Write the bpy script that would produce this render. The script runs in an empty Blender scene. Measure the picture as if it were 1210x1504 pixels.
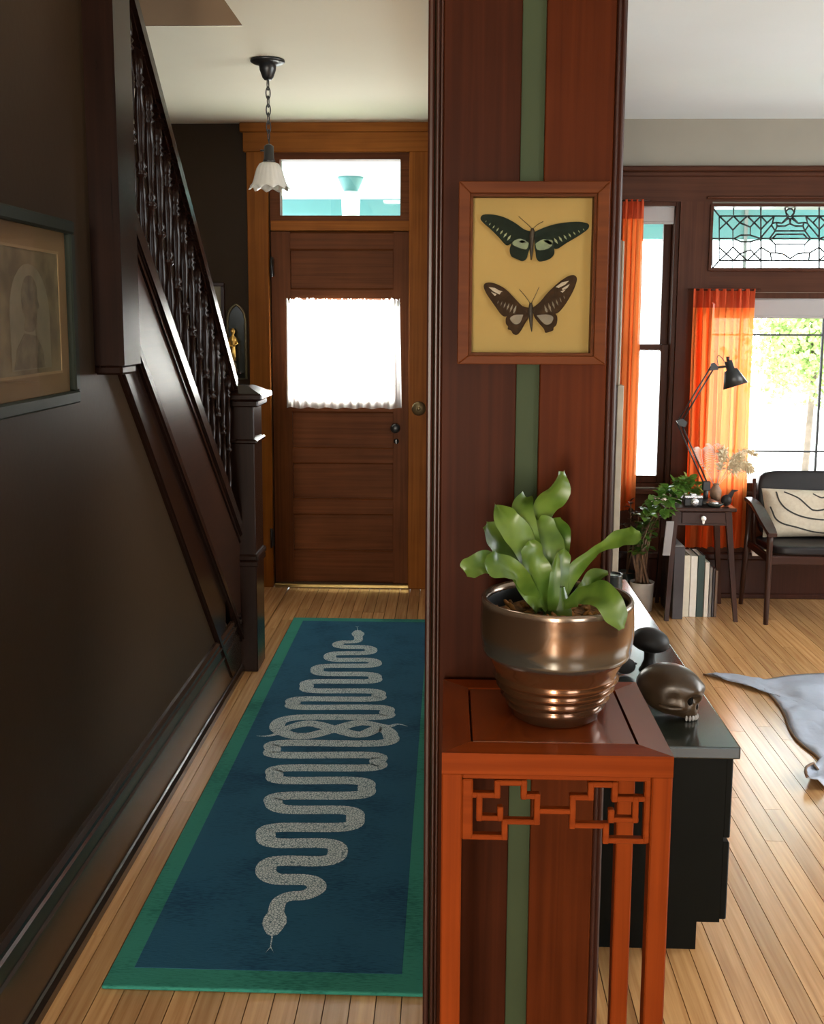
import bpy, bmesh, math, random
from mathutils import Vector, Matrix, Euler, noise
random.seed(7)
SC = bpy.context.scene
COL = SC.collection
R = math.radians

# ------------------------------------------------------------------ camera
FPX, CX, CY, CH = 1560.0, 605.0, 692.0, 1.54          # focal length and axis in pixels of the 1210x1504 frame, eye height
cam_d = bpy.data.cameras.new('camera')
cam = bpy.data.objects.new('viewpoint', cam_d)
COL.objects.link(cam)
cam_d.sensor_fit = 'VERTICAL'
cam_d.sensor_height = 24.0
cam_d.lens = FPX / 1504 * 24.0
cam_d.shift_y = -60.0 / 1504
cam_d.clip_start = 0.05
CR = Matrix.Rotation(R(1.9658), 3, 'Z') @ Matrix.Rotation(R(90 - 8.1072), 3, 'X') @ Matrix.Rotation(R(0.2355), 3, 'Z')
cam.matrix_world = Matrix.Translation((0, 0, CH)) @ CR.to_4x4()
SC.camera = cam

# ------------------------------------------------------------------ view, world, lights
SC.view_settings.view_transform = 'Standard'
SC.view_settings.look = 'None'
SC.view_settings.gamma = 1.0
SC.view_settings.use_curve_mapping = False
SC.view_settings.exposure = 0.0
world = bpy.data.worlds.new('sky')
SC.world = world
world.use_nodes = True
bg = world.node_tree.nodes['Background']
bg.inputs[0].default_value = (0.93, 0.99, 1.0, 1)
bg.inputs[1].default_value = 12.0
SC.cycles.max_bounces = 10
SC.cycles.diffuse_bounces = 6
SC.cycles.transparent_max_bounces = 16
SC.cycles.sample_clamp_indirect = 6.0
SC.cycles.caustics_reflective = False
SC.cycles.caustics_refractive = False


def area(name, loc, target, sx, sy, power, col=(1, 1, 1), portal=False):
    d = bpy.data.lights.new(name, 'AREA')
    d.shape = 'RECTANGLE'
    d.size, d.size_y, d.energy, d.color = sx, sy, power, col
    o = bpy.data.objects.new(name, d)
    COL.objects.link(o)
    o.location = loc
    o.rotation_euler = (Vector(target) - Vector(loc)).to_track_quat('-Z', 'Y').to_euler()
    if portal:
        d.cycles.is_portal = True
    return o


# daylight of a window behind the viewer, the sitting-room side windows and upstairs, plus added fill lamps
area('back_window_light', (2.5, -3.25, 1.55), (1.6, 0, 1.35), 1.7, 1.5, 14, (1.0, 0.90, 0.74))
area('back_hall_fill', (-0.55, -3.25, 1.2), (-0.45, 2.4, 0.2), 0.62, 1.7, 215, (1.0, 0.88, 0.70))  # added lamp behind the viewer, brightens hall and pillar
area('hall_floor_fill', (-0.45, 2.35, 2.585), (-0.45, 2.35, 0), 0.3, 0.3, 4, (1.0, 0.92, 0.80))  # added lamp without a fixture, lifts the near hall floor
area('upstairs_light', (-1.4, 1.32, 3.0), (-1.4, 4, 2.9), 0.9, 0.5, 14, (1.0, 0.9, 0.75))
area('side_window_light', (4.32, 3.6, 1.55), (0, 3.6, 1.3), 2.4, 1.5, 22, (1.0, 0.98, 0.95))
area('door_glass_fill', (-0.60, 6.13, 1.345), (-0.60, 0, 2.6), 0.52, 0.52, 60, (1.0, 0.99, 0.90))  # extra lamp behind the door curtain, boosts the daylight into the hall
# portals: help the sky through the front openings
area('portal_big', (1.86, 6.02, 1.2), (1.86, 0, 1.2), 1.0, 1.1, 1, portal=True)
area('portal_stained', (1.82, 6.02, 1.98), (1.82, 0, 1.98), 0.9, 0.36, 1, portal=True)
area('portal_narrow', (1.12, 6.02, 1.4), (1.12, 0, 1.4), 0.4, 1.7, 1, portal=True)
area('portal_door', (-0.61, 6.12, 1.35), (-0.61, 0, 1.35), 0.6, 0.7, 1, portal=True)
area('portal_transom', (-0.61, 6.12, 2.26), (-0.61, 0, 2.26), 0.72, 0.34, 1, portal=True)


# ------------------------------------------------------------------ pixel <-> world on known planes
def ray(px, py):
    return CR @ Vector(((px - CX) / FPX, -(py - CY) / FPX, -1))


def A(px, py, Y):
    d = ray(px, py)
    return Vector((0, 0, CH)) + d * (Y / d.y)


def G(px, py, z=0.0):
    d = ray(px, py)
    return Vector((0, 0, CH)) + d * ((z - CH) / d.z)


def AX(px, py, X):
    d = ray(px, py)
    return Vector((0, 0, CH)) + d * (X / d.x)


# ------------------------------------------------------------------ materials
MATS = {}


def new_mat(name):
    m = bpy.data.materials.new(name)
    m.use_nodes = True
    nt = m.node_tree
    p = nt.nodes['Principled BSDF']
    MATS[name] = m
    return m, nt, p


def link(nt, a, b):
    nt.links.new(a, b)


def plain(name, col, rough=0.5, metal=0.0, var=0.15, scale=8.0, bump=0.0, coat=0.0, bscale=60.0, spec=None):
    m, nt, p = new_mat(name)
    tc = nt.nodes.new('ShaderNodeTexCoord')
    n = nt.nodes.new('ShaderNodeTexNoise')
    n.inputs['Scale'].default_value = scale
    n.inputs['Detail'].default_value = 5
    link(nt, tc.outputs['Object'], n.inputs['Vector'])
    r = nt.nodes.new('ShaderNodeValToRGB')
    r.color_ramp.elements[0].position = 0.3
    r.color_ramp.elements[1].position = 0.7
    r.color_ramp.elements[0].color = tuple(c * (1 - var) for c in col) + (1,)
    r.color_ramp.elements[1].color = tuple(min(1, c * (1 + var)) for c in col) + (1,)
    link(nt, n.outputs[0], r.inputs[0])
    link(nt, r.outputs[0], p.inputs['Base Color'])
    p.inputs['Roughness'].default_value = rough
    p.inputs['Metallic'].default_value = metal
    p.inputs['Coat Weight'].default_value = coat
    p.inputs['Coat Roughness'].default_value = 0.12
    if spec is not None:
        p.inputs['Specular IOR Level'].default_value = spec
    if bump:
        n2 = nt.nodes.new('ShaderNodeTexNoise')
        n2.inputs['Scale'].default_value = bscale
        link(nt, tc.outputs['Object'], n2.inputs['Vector'])
        b = nt.nodes.new('ShaderNodeBump')
        b.inputs['Strength'].default_value = bump
        b.inputs['Distance'].default_value = 0.004
        link(nt, n2.outputs[0], b.inputs['Height'])
        link(nt, b.outputs[0], p.inputs['Normal'])
    return m


def wood(name, c1, c2, axis='Z', rough=0.35, coat=0.25, fine=70.0, spec=0.15):
    coat *= 0.35
    m, nt, p = new_mat(name)
    tc = nt.nodes.new('ShaderNodeTexCoord')
    mp = nt.nodes.new('ShaderNodeMapping')
    s = {'X': (1.6, fine, fine), 'Y': (fine, 1.6, fine), 'Z': (fine, fine, 1.6)}[axis]
    mp.inputs['Scale'].default_value = s
    link(nt, tc.outputs['Object'], mp.inputs[0])
    n = nt.nodes.new('ShaderNodeTexNoise')
    n.inputs['Scale'].default_value = 1.0
    n.inputs['Detail'].default_value = 6
    n.inputs['Distortion'].default_value = 0.6
    link(nt, mp.outputs[0], n.inputs['Vector'])
    n2 = nt.nodes.new('ShaderNodeTexNoise')
    n2.inputs['Scale'].default_value = 5.0
    link(nt, tc.outputs['Object'], n2.inputs['Vector'])
    mx = nt.nodes.new('ShaderNodeMath')
    mx.operation = 'MULTIPLY_ADD'
    mx.inputs[1].default_value = 0.35
    link(nt, n2.outputs[0], mx.inputs[0])
    mm = nt.nodes.new('ShaderNodeMath')
    mm.operation = 'MULTIPLY'
    mm.inputs[1].default_value = 0.65
    link(nt, n.outputs[0], mm.inputs[0])
    link(nt, mm.outputs[0], mx.inputs[2])
    r = nt.nodes.new('ShaderNodeValToRGB')
    r.color_ramp.elements[0].position = 0.34
    r.color_ramp.elements[1].position = 0.66
    r.color_ramp.elements[0].color = c1 + (1,)
    r.color_ramp.elements[1].color = c2 + (1,)
    link(nt, mx.outputs[0], r.inputs[0])
    link(nt, r.outputs[0], p.inputs['Base Color'])
    p.inputs['Roughness'].default_value = rough
    p.inputs['Specular IOR Level'].default_value = spec
    p.inputs['Coat Weight'].default_value = coat
    p.inputs['Coat Roughness'].default_value = 0.18
    return m


def glass(name, tint=(1, 1, 1), gloss=0.06):
    m, nt, p = new_mat(name)
    out = nt.nodes['Material Output']
    t = nt.nodes.new('ShaderNodeBsdfTransparent')
    t.inputs[0].default_value = tint + (1,)
    g = nt.nodes.new('ShaderNodeBsdfGlossy')
    g.inputs['Roughness'].default_value = 0.02
    mx = nt.nodes.new('ShaderNodeMixShader')
    mx.inputs[0].default_value = gloss
    link(nt, t.outputs[0], mx.inputs[1])
    link(nt, g.outputs[0], mx.inputs[2])
    link(nt, mx.outputs[0], out.inputs[0])
    return m


def sheer(name, col, trans, transl, weave=0.0):
    """thin cloth: part lets light straight through, part glows with light from behind"""
    m, nt, p = new_mat(name)
    out = nt.nodes['Material Output']
    d = nt.nodes.new('ShaderNodeBsdfDiffuse')
    d.inputs[0].default_value = col + (1,)
    l = nt.nodes.new('ShaderNodeBsdfTranslucent')
    l.inputs[0].default_value = col + (1,)
    t = nt.nodes.new('ShaderNodeBsdfTransparent')
    t.inputs[0].default_value = tuple(min(1, 0.25 + 0.75 * c ** 0.5) for c in col) + (1,)
    m1 = nt.nodes.new('ShaderNodeMixShader')
    m1.inputs[0].default_value = transl
    link(nt, d.outputs[0], m1.inputs[1])
    link(nt, l.outputs[0], m1.inputs[2])
    m2 = nt.nodes.new('ShaderNodeMixShader')
    m2.inputs[0].default_value = trans
    link(nt, m1.outputs[0], m2.inputs[1])
    link(nt, t.outputs[0], m2.inputs[2])
    link(nt, m2.outputs[0], out.inputs[0])
    return m


def leafmat(name, c1, c2, transl=0.35, rough=0.35):
    m, nt, p = new_mat(name)
    out = nt.nodes['Material Output']
    tc = nt.nodes.new('ShaderNodeTexCoord')
    n = nt.nodes.new('ShaderNodeTexNoise')
    n.inputs['Scale'].default_value = 22
    link(nt, tc.outputs['Object'], n.inputs['Vector'])
    r = nt.nodes.new('ShaderNodeValToRGB')
    r.color_ramp.elements[0].position = 0.35
    r.color_ramp.elements[1].position = 0.65
    r.color_ramp.elements[0].color = c1 + (1,)
    r.color_ramp.elements[1].color = c2 + (1,)
    link(nt, n.outputs[0], r.inputs[0])
    link(nt, r.outputs[0], p.inputs['Base Color'])
    p.inputs['Roughness'].default_value = rough
    l = nt.nodes.new('ShaderNodeBsdfTranslucent')
    link(nt, r.outputs[0], l.inputs[0])
    mx = nt.nodes.new('ShaderNodeMixShader')
    mx.inputs[0].default_value = transl
    link(nt, p.outputs[0], mx.inputs[1])
    link(nt, l.outputs[0], mx.inputs[2])
    link(nt, mx.outputs[0], out.inputs[0])
    return m


def floor_mat():
    m, nt, p = new_mat('oak_board')
    oi = nt.nodes.new('ShaderNodeObjectInfo')
    ge = nt.nodes.new('ShaderNodeNewGeometry')
    off = nt.nodes.new('ShaderNodeVectorMath')
    off.operation = 'MULTIPLY_ADD'
    cmb = nt.nodes.new('ShaderNodeCombineXYZ')
    for k in range(3):
        link(nt, oi.outputs['Random'], cmb.inputs[k])
    off.inputs[1].default_value = (37.0, 91.0, 13.0)
    link(nt, cmb.outputs[0], off.inputs[0])
    link(nt, ge.outputs['Position'], off.inputs[2])
    mp = nt.nodes.new('ShaderNodeMapping')
    mp.inputs['Scale'].default_value = (90, 3.0, 90)
    link(nt, off.outputs[0], mp.inputs[0])
    n = nt.nodes.new('ShaderNodeTexNoise')
    n.inputs['Scale'].default_value = 1.0
    n.inputs['Detail'].default_value = 6
    link(nt, mp.outputs[0], n.inputs['Vector'])
    r = nt.nodes.new('ShaderNodeValToRGB')
    r.color_ramp.elements[0].position = 0.3
    r.color_ramp.elements[1].position = 0.72
    r.color_ramp.elements[0].color = (0.42, 0.20, 0.075, 1)
    r.color_ramp.elements[1].color = (0.64, 0.36, 0.15, 1)
    link(nt, n.outputs[0], r.inputs[0])
    hs = nt.nodes.new('ShaderNodeHueSaturation')
    mr = nt.nodes.new('ShaderNodeMapRange')
    mr.inputs[3].default_value = 0.78
    mr.inputs[4].default_value = 1.15
    link(nt, oi.outputs['Random'], mr.inputs[0])
    link(nt, mr.outputs[0], hs.inputs['Value'])
    link(nt, r.outputs[0], hs.inputs['Color'])
    link(nt, hs.outputs[0], p.inputs['Base Color'])
    p.inputs['Roughness'].default_value = 0.27
    p.inputs['Specular IOR Level'].default_value = 0.7
    p.inputs['Coat Weight'].default_value = 0.6
    p.inputs['Coat Roughness'].default_value = 0.2
    return m


def rug_mat(name, c1, c2):
    m, nt, p = new_mat(name)
    tc = nt.nodes.new('ShaderNodeTexCoord')
    mp = nt.nodes.new('ShaderNodeMapping')
    mp.inputs['Scale'].default_value = (55, 320, 60)
    link(nt, tc.outputs['Object'], mp.inputs[0])
    n = nt.nodes.new('ShaderNodeTexNoise')
    n.inputs['Scale'].default_value = 1.0
    n.inputs['Detail'].default_value = 8
    link(nt, mp.outputs[0], n.inputs['Vector'])
    n3 = nt.nodes.new('ShaderNodeTexNoise')
    n3.inputs['Scale'].default_value = 4.0
    link(nt, tc.outputs['Object'], n3.inputs['Vector'])
    ad = nt.nodes.new('ShaderNodeMath')
    ad.operation = 'ADD'
    link(nt, n.outputs[0], ad.inputs[0])
    link(nt, n3.outputs[0], ad.inputs[1])
    r = nt.nodes.new('ShaderNodeValToRGB')
    r.color_ramp.elements[0].position = 0.75
    r.color_ramp.elements[1].position = 1.25
    r.color_ramp.elements[0].color = c1 + (1,)
    r.color_ramp.elements[1].color = c2 + (1,)
    link(nt, ad.outputs[0], r.inputs[0])
    link(nt, r.outputs[0], p.inputs['Base Color'])
    p.inputs['Roughness'].default_value = 0.95
    p.inputs['Specular IOR Level'].default_value = 0.1
    b = nt.nodes.new('ShaderNodeBump')
    b.inputs['Strength'].default_value = 0.3
    b.inputs['Distance'].default_value = 0.003
    link(nt, n.outputs[0], b.inputs['Height'])
    link(nt, b.outputs[0], p.inputs['Normal'])
    return m


def scale_mat():
    m, nt, p = new_mat('snake_scales')
    tc = nt.nodes.new('ShaderNodeTexCoord')
    v = nt.nodes.new('ShaderNodeTexVoronoi')
    v.feature = 'DISTANCE_TO_EDGE'
    v.inputs['Scale'].default_value = 125
    link(nt, tc.outputs['Object'], v.inputs['Vector'])
    r = nt.nodes.new('ShaderNodeValToRGB')
    r.color_ramp.elements[0].position = 0.03
    r.color_ramp.elements[1].position = 0.16
    r.color_ramp.elements[0].color = (0.10, 0.16, 0.19, 1)
    r.color_ramp.elements[1].color = (0.56, 0.62, 0.63, 1)
    link(nt, v.outputs[0], r.inputs[0])
    link(nt, r.outputs[0], p.inputs['Base Color'])
    p.inputs['Roughness'].default_value = 0.95
    p.inputs['Specular IOR Level'].default_value = 0.1
    return m


def pot_mat():
    m, nt, p = new_mat('bronze_glaze')
    tc = nt.nodes.new('ShaderNodeTexCoord')
    sp = nt.nodes.new('ShaderNodeSeparateXYZ')
    link(nt, tc.outputs['Object'], sp.inputs[0])
    mr = nt.nodes.new('ShaderNodeMath')
    mr.operation = 'DIVIDE'
    mr.inputs[1].default_value = 0.182
    link(nt, sp.outputs[2], mr.inputs[0])
    n = nt.nodes.new('ShaderNodeTexNoise')
    n.inputs['Scale'].default_value = 14
    link(nt, tc.outputs['Object'], n.inputs['Vector'])
    ma = nt.nodes.new('ShaderNodeMath')
    ma.operation = 'MULTIPLY_ADD'
    ma.inputs[1].default_value = 0.05
    link(nt, n.outputs[0], ma.inputs[0])
    link(nt, mr.outputs[0], ma.inputs[2])
    r = nt.nodes.new('ShaderNodeValToRGB')
    els = [(0.0, (0.075, 0.032, 0.016)), (0.5, (0.15, 0.062, 0.025)), (0.545, (0.13, 0.058, 0.028)), (0.56, (0.105, 0.10, 0.085)),
           (0.69, (0.095, 0.085, 0.07)), (0.74, (0.115, 0.066, 0.036)), (0.97, (0.095, 0.055, 0.032)), (1.0, (0.22, 0.16, 0.115))]
    while len(r.color_ramp.elements) < len(els):
        r.color_ramp.elements.new(0.5)
    for e, (pos, c) in zip(r.color_ramp.elements, els):
        e.position = pos
        e.color = c + (1,)
    link(nt, ma.outputs[0], r.inputs[0])
    link(nt, r.outputs[0], p.inputs['Base Color'])
    p.inputs['Metallic'].default_value = 0.75
    p.inputs['Roughness'].default_value = 0.19
    p.inputs['Coat Weight'].default_value = 0.3
    return m


def sepia_mat():
    """faded portrait print: a pale arched vignette with a soft standing shape"""
    m, nt, p = new_mat('sepia_print')
    tc = nt.nodes.new('ShaderNodeTexCoord')
    n = nt.nodes.new('ShaderNodeTexNoise')
    n.inputs['Scale'].default_value = 9
    n.inputs['Detail'].default_value = 3
    link(nt, tc.outputs['Object'], n.inputs['Vector'])
    r = nt.nodes.new('ShaderNodeValToRGB')
    r.color_ramp.elements[0].position = 0.38
    r.color_ramp.elements[1].position = 0.62
    r.color_ramp.elements[0].color = (0.10, 0.07, 0.035, 1)
    r.color_ramp.elements[1].color = (0.22, 0.16, 0.085, 1)
    link(nt, n.outputs[0], r.inputs[0])
    link(nt, r.outputs[0], p.inputs['Base Color'])
    p.inputs['Roughness'].default_value = 0.6
    return m


M = MATS
plain('wall_brown', (0.033, 0.0190, 0.0098), 0.42, var=0.05, scale=3, bump=0.05, spec=0.05)
plain('wall_cream', (0.62, 0.56, 0.47), 0.7, var=0.03)
plain('ceiling_paint', (0.88, 0.85, 0.70), 0.8, var=0.02, scale=2)
plain('wall_greige', (0.20, 0.180, 0.145), 0.7, var=0.03)
plain('ceiling_white', (0.71, 0.79, 0.84), 0.8, var=0.02, scale=2)
plain('soffit_tan', (0.15, 0.088, 0.042), 0.7, var=0.04)
plain('green_paint', (0.033, 0.044, 0.0205), 0.6, spec=0.1, var=0.05)
wood('mahogany', (0.022, 0.0056, 0.0023), (0.041, 0.0102, 0.0039), 'Z', 0.4, 0.0, spec=0.03)
wood('mahogany_warm', (0.038, 0.0078, 0.0018), (0.070, 0.0145, 0.0035), 'Z', 0.4, 0.0, spec=0.03)
wood('dark_trim', (0.022, 0.0075, 0.005), (0.042, 0.0135, 0.008), 'Z', 0.3, 0.35)
wood('trim_brown', (0.036, 0.0125, 0.0065), (0.062, 0.022, 0.0115), 'X', 0.35, 0.0, spec=0.08)
wood('trim_brown_up', (0.036, 0.0125, 0.0065), (0.062, 0.022, 0.0115), 'Z', 0.35, 0.0, spec=0.08)
wood('door_wood', (0.072, 0.0215, 0.0070), (0.122, 0.039, 0.0130), 'Z', 0.42, 0.0, spec=0.04)
wood('door_wood_flat', (0.072, 0.0215, 0.0070), (0.122, 0.039, 0.0130), 'X', 0.42, 0.0, spec=0.04)
wood('casing_wood', (0.16, 0.050, 0.0080), (0.25, 0.082, 0.0135), 'Z', 0.42, 0.0, spec=0.04)
wood('casing_wood_flat', (0.16, 0.050, 0.0080), (0.25, 0.082, 0.0135), 'X', 0.42, 0.0, spec=0.04)
wood('stair_wood', (0.0075, 0.0032, 0.0022), (0.016, 0.0065, 0.004), 'Z', 0.24, 0.2, spec=0.13)
wood('stringer_wood', (0.016, 0.0065, 0.004), (0.034, 0.013, 0.007), 'Y', 0.34, 0.0, spec=0.11)
wood('base_wood', (0.020, 0.012, 0.009), (0.034, 0.018, 0.011), 'Y', 0.25, 0.4, spec=0.4)
wood('rosewood', (0.112, 0.0175, 0.0028), (0.180, 0.0315, 0.0052), 'Z', 0.35, 0.0, spec=0.04)
wood('rosewood_flat', (0.112, 0.0175, 0.0028), (0.180, 0.0315, 0.0052), 'X', 0.35, 0.0, spec=0.04)
wood('rosewood_deep', (0.112, 0.0175, 0.0028), (0.180, 0.0315, 0.0052), 'Y', 0.16, 1.0, spec=0.8)
wood('walnut', (0.026, 0.0105, 0.0075), (0.046, 0.019, 0.013), 'Z', 0.35, 0.3)
wood('walnut_flat', (0.026, 0.0105, 0.0075), (0.046, 0.019, 0.013), 'X', 0.28, 0.4)
wood('frame_wood', (0.06, 0.0155, 0.005), (0.10, 0.028, 0.008), 'X', 0.42, 0.0, spec=0.04)
plain('black_lacquer', (0.006, 0.006, 0.005), 0.3, var=0.1, spec=0.04)
plain('black_lacquer_top', (0.010, 0.014, 0.011), 0.2, var=0.1, coat=0.3, spec=0.6)
plain('black_metal', (0.012, 0.012, 0.013), 0.35, var=0.1)
plain('lamp_black', (0.016, 0.016, 0.017), 0.38, var=0.1)
plain('chrome', (0.7, 0.7, 0.72), 0.2, 1.0, var=0.03)
plain('brass', (0.34, 0.235, 0.09), 0.35, 1.0, var=0.1)
plain('old_brass', (0.20, 0.15, 0.08), 0.4, 0.8, var=0.2)
plain('gold', (0.75, 0.46, 0.12), 0.32, 0.9, var=0.15, scale=40)
plain('cream_paper', (0.27, 0.175, 0.050), 0.8, var=0.06, scale=5)
plain('blinds', (0.27, 0.25, 0.25), 0.8, var=0.03)
plain('white_metal', (0.75, 0.74, 0.72), 0.4, var=0.03)
plain('white_ceramic', (0.62, 0.59, 0.56), 0.35, var=0.06, scale=20)
plain('dark_ceramic', (0.02, 0.026, 0.024), 0.25, var=0.2)
plain('wax', (0.45, 0.50, 0.46), 0.5, var=0.05)
plain('soil', (0.17, 0.085, 0.03), 0.9, var=0.6, scale=120, bump=0.8)
plain('bark_chip', (0.30, 0.14, 0.04), 0.8, var=0.4, scale=60)
plain('leather_dark', (0.010, 0.0075, 0.0080), 0.42, var=0.15, scale=20, bump=0.1, spec=0.25)
plain('cushion_linen', (0.42, 0.36, 0.28), 0.9, var=0.08, scale=60, bump=0.25, bscale=300)
plain('ink_black', (0.02, 0.018, 0.017), 0.8)
plain('hide_leather', (0.34, 0.37, 0.45), 0.5, var=0.12, scale=9, bump=0.9, bscale=22)
plain('hide_under', (0.16, 0.09, 0.05), 0.8)
plain('skull_bronze', (0.045, 0.027, 0.014), 0.33, 0.2, var=0.45, scale=14, bump=0.15, bscale=40)
plain('skull_glow', (0.20, 0.085, 0.025), 0.3, 0.3, var=0.4, scale=30)
plain('dark_stone', (0.012, 0.010, 0.0095), 0.5, var=0.2, spec=0.2)
plain('shade_black', (0.004, 0.0035, 0.003), 0.8, spec=0.05)  # shade inside the skull hollows, given as colour
plain('pot_inside', (0.006, 0.007, 0.007), 0.4, spec=0.2)
plain('teal_beam', (0.105, 0.27, 0.275), 0.6, var=0.03)
plain('porch_white', (0.42, 0.58, 0.60), 0.7, var=0.02)
plain('porch_floor', (0.70, 0.72, 0.66), 0.7, var=0.05)
plain('lawn', (0.48, 0.60, 0.30), 0.9, var=0.12, scale=2)
plain('concrete', (0.82, 0.83, 0.78), 0.9, var=0.05)
plain('bark', (0.12, 0.09, 0.07), 0.9, var=0.3)
plain('siding', (0.7, 0.7, 0.68), 0.8)
plain('globe_white', (0.9, 0.9, 0.88), 0.3)
plain('lead', (0.02, 0.02, 0.022), 0.6, 0.0)
plain('book_cream', (0.62, 0.56, 0.45), 0.7, var=0.06, scale=40)
plain('book_white', (0.66, 0.62, 0.55), 0.6, var=0.05, scale=40)
plain('book_green', (0.022, 0.045, 0.040), 0.5)
plain('book_dark', (0.035, 0.026, 0.028), 0.35)
plain('book_grey', (0.23, 0.21, 0.20), 0.6)
plain('book_brown', (0.14, 0.085, 0.06), 0.6)
plain('mat_board', (0.24, 0.14, 0.065), 0.7, var=0.05)
plain('mat_line', (0.30, 0.19, 0.09), 0.6)
plain('vignette', (0.20, 0.165, 0.11), 0.6, var=0.18, scale=14)
plain('vignette_dark', (0.135, 0.103, 0.062), 0.6, var=0.45, scale=26)
plain('frame_green', (0.020, 0.024, 0.019), 0.45, spec=0.06)
plain('gilt_dark', (0.11, 0.085, 0.04), 0.4, 0.5)
plain('mirror_dark', (0.03, 0.03, 0.022), 0.15, 0.0)
plain('beige_edge', (0.34, 0.29, 0.22), 0.5)
plain('hutch_wood', (0.16, 0.085, 0.045), 0.4)
plain('wing_black', (0.007, 0.011, 0.0075), 0.7, var=0.2, scale=60, spec=0.08)
plain('wing_green', (0.050, 0.075, 0.016), 0.45, var=0.3, scale=90)
plain('wing_pale', (0.14, 0.155, 0.065), 0.5, var=0.1)
plain('wing_brown', (0.024, 0.0125, 0.006), 0.7, var=0.3, scale=80, spec=0.08)
plain('wing_tan', (0.072, 0.046, 0.018), 0.5, var=0.2)
plain('wing_white', (0.26, 0.20, 0.14), 0.5, var=0.2)
plain('insect_body', (0.022, 0.014, 0.008), 0.7)
plain('pampas', (0.74, 0.64, 0.46), 0.9, var=0.1)
plain('palm_dry', (0.68, 0.50, 0.42), 0.8, var=0.1)
plain('stalk', (0.20, 0.115, 0.07), 0.6, var=0.3, scale=40)
plain('petal', (0.66, 0.55, 0.50), 0.7)
plain('silver', (0.6, 0.6, 0.62), 0.25, 0.8)
plain('camera_black', (0.02, 0.02, 0.022), 0.4)
glass('pane_glass', (1, 1, 1), 0.04)
glass('case_glass', (0.98, 0.98, 0.96), 0.008)
glass('picture_glass', (0.97, 0.97, 0.95), 0.07)
glass('leaded_glass', (0.94, 0.97, 0.97), 0.08)
sheer('sheer_white', (0.93, 0.93, 0.93), 0.25, 0.7)
sheer('sheer_orange', (0.95, 0.24, 0.065), 0.04, 0.84)
sheer('hem_orange', (0.62, 0.10, 0.04), 0.05, 0.5)
leafmat('fern_leaf', (0.042, 0.088, 0.009), (0.105, 0.17, 0.024), 0.25, 0.36)
leafmat('green_leaf', (0.06, 0.15, 0.02), (0.15, 0.28, 0.05), 0.4, 0.3)
leafmat('dark_leaf', (0.035, 0.02, 0.014), (0.07, 0.04, 0.022), 0.15, 0.35)
leafmat('tree_leaf', (0.16, 0.26, 0.07), (0.42, 0.52, 0.18), 0.4, 0.6)
floor_mat()
rug_mat('rug_green', (0.017, 0.115, 0.088), (0.035, 0.20, 0.15))
rug_mat('rug_blue', (0.009, 0.043, 0.085), (0.019, 0.082, 0.138))
scale_mat()
pot_mat()
sepia_mat()
m_, nt_, p_ = new_mat('shade_glass')
p_.inputs['Base Color'].default_value = (0.82, 0.80, 0.74, 1)
p_.inputs['Roughness'].default_value = 0.25
p_.inputs['Transmission Weight'].default_value = 0.35

# ------------------------------------------------------------------ mesh helpers
BASE = {}


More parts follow.
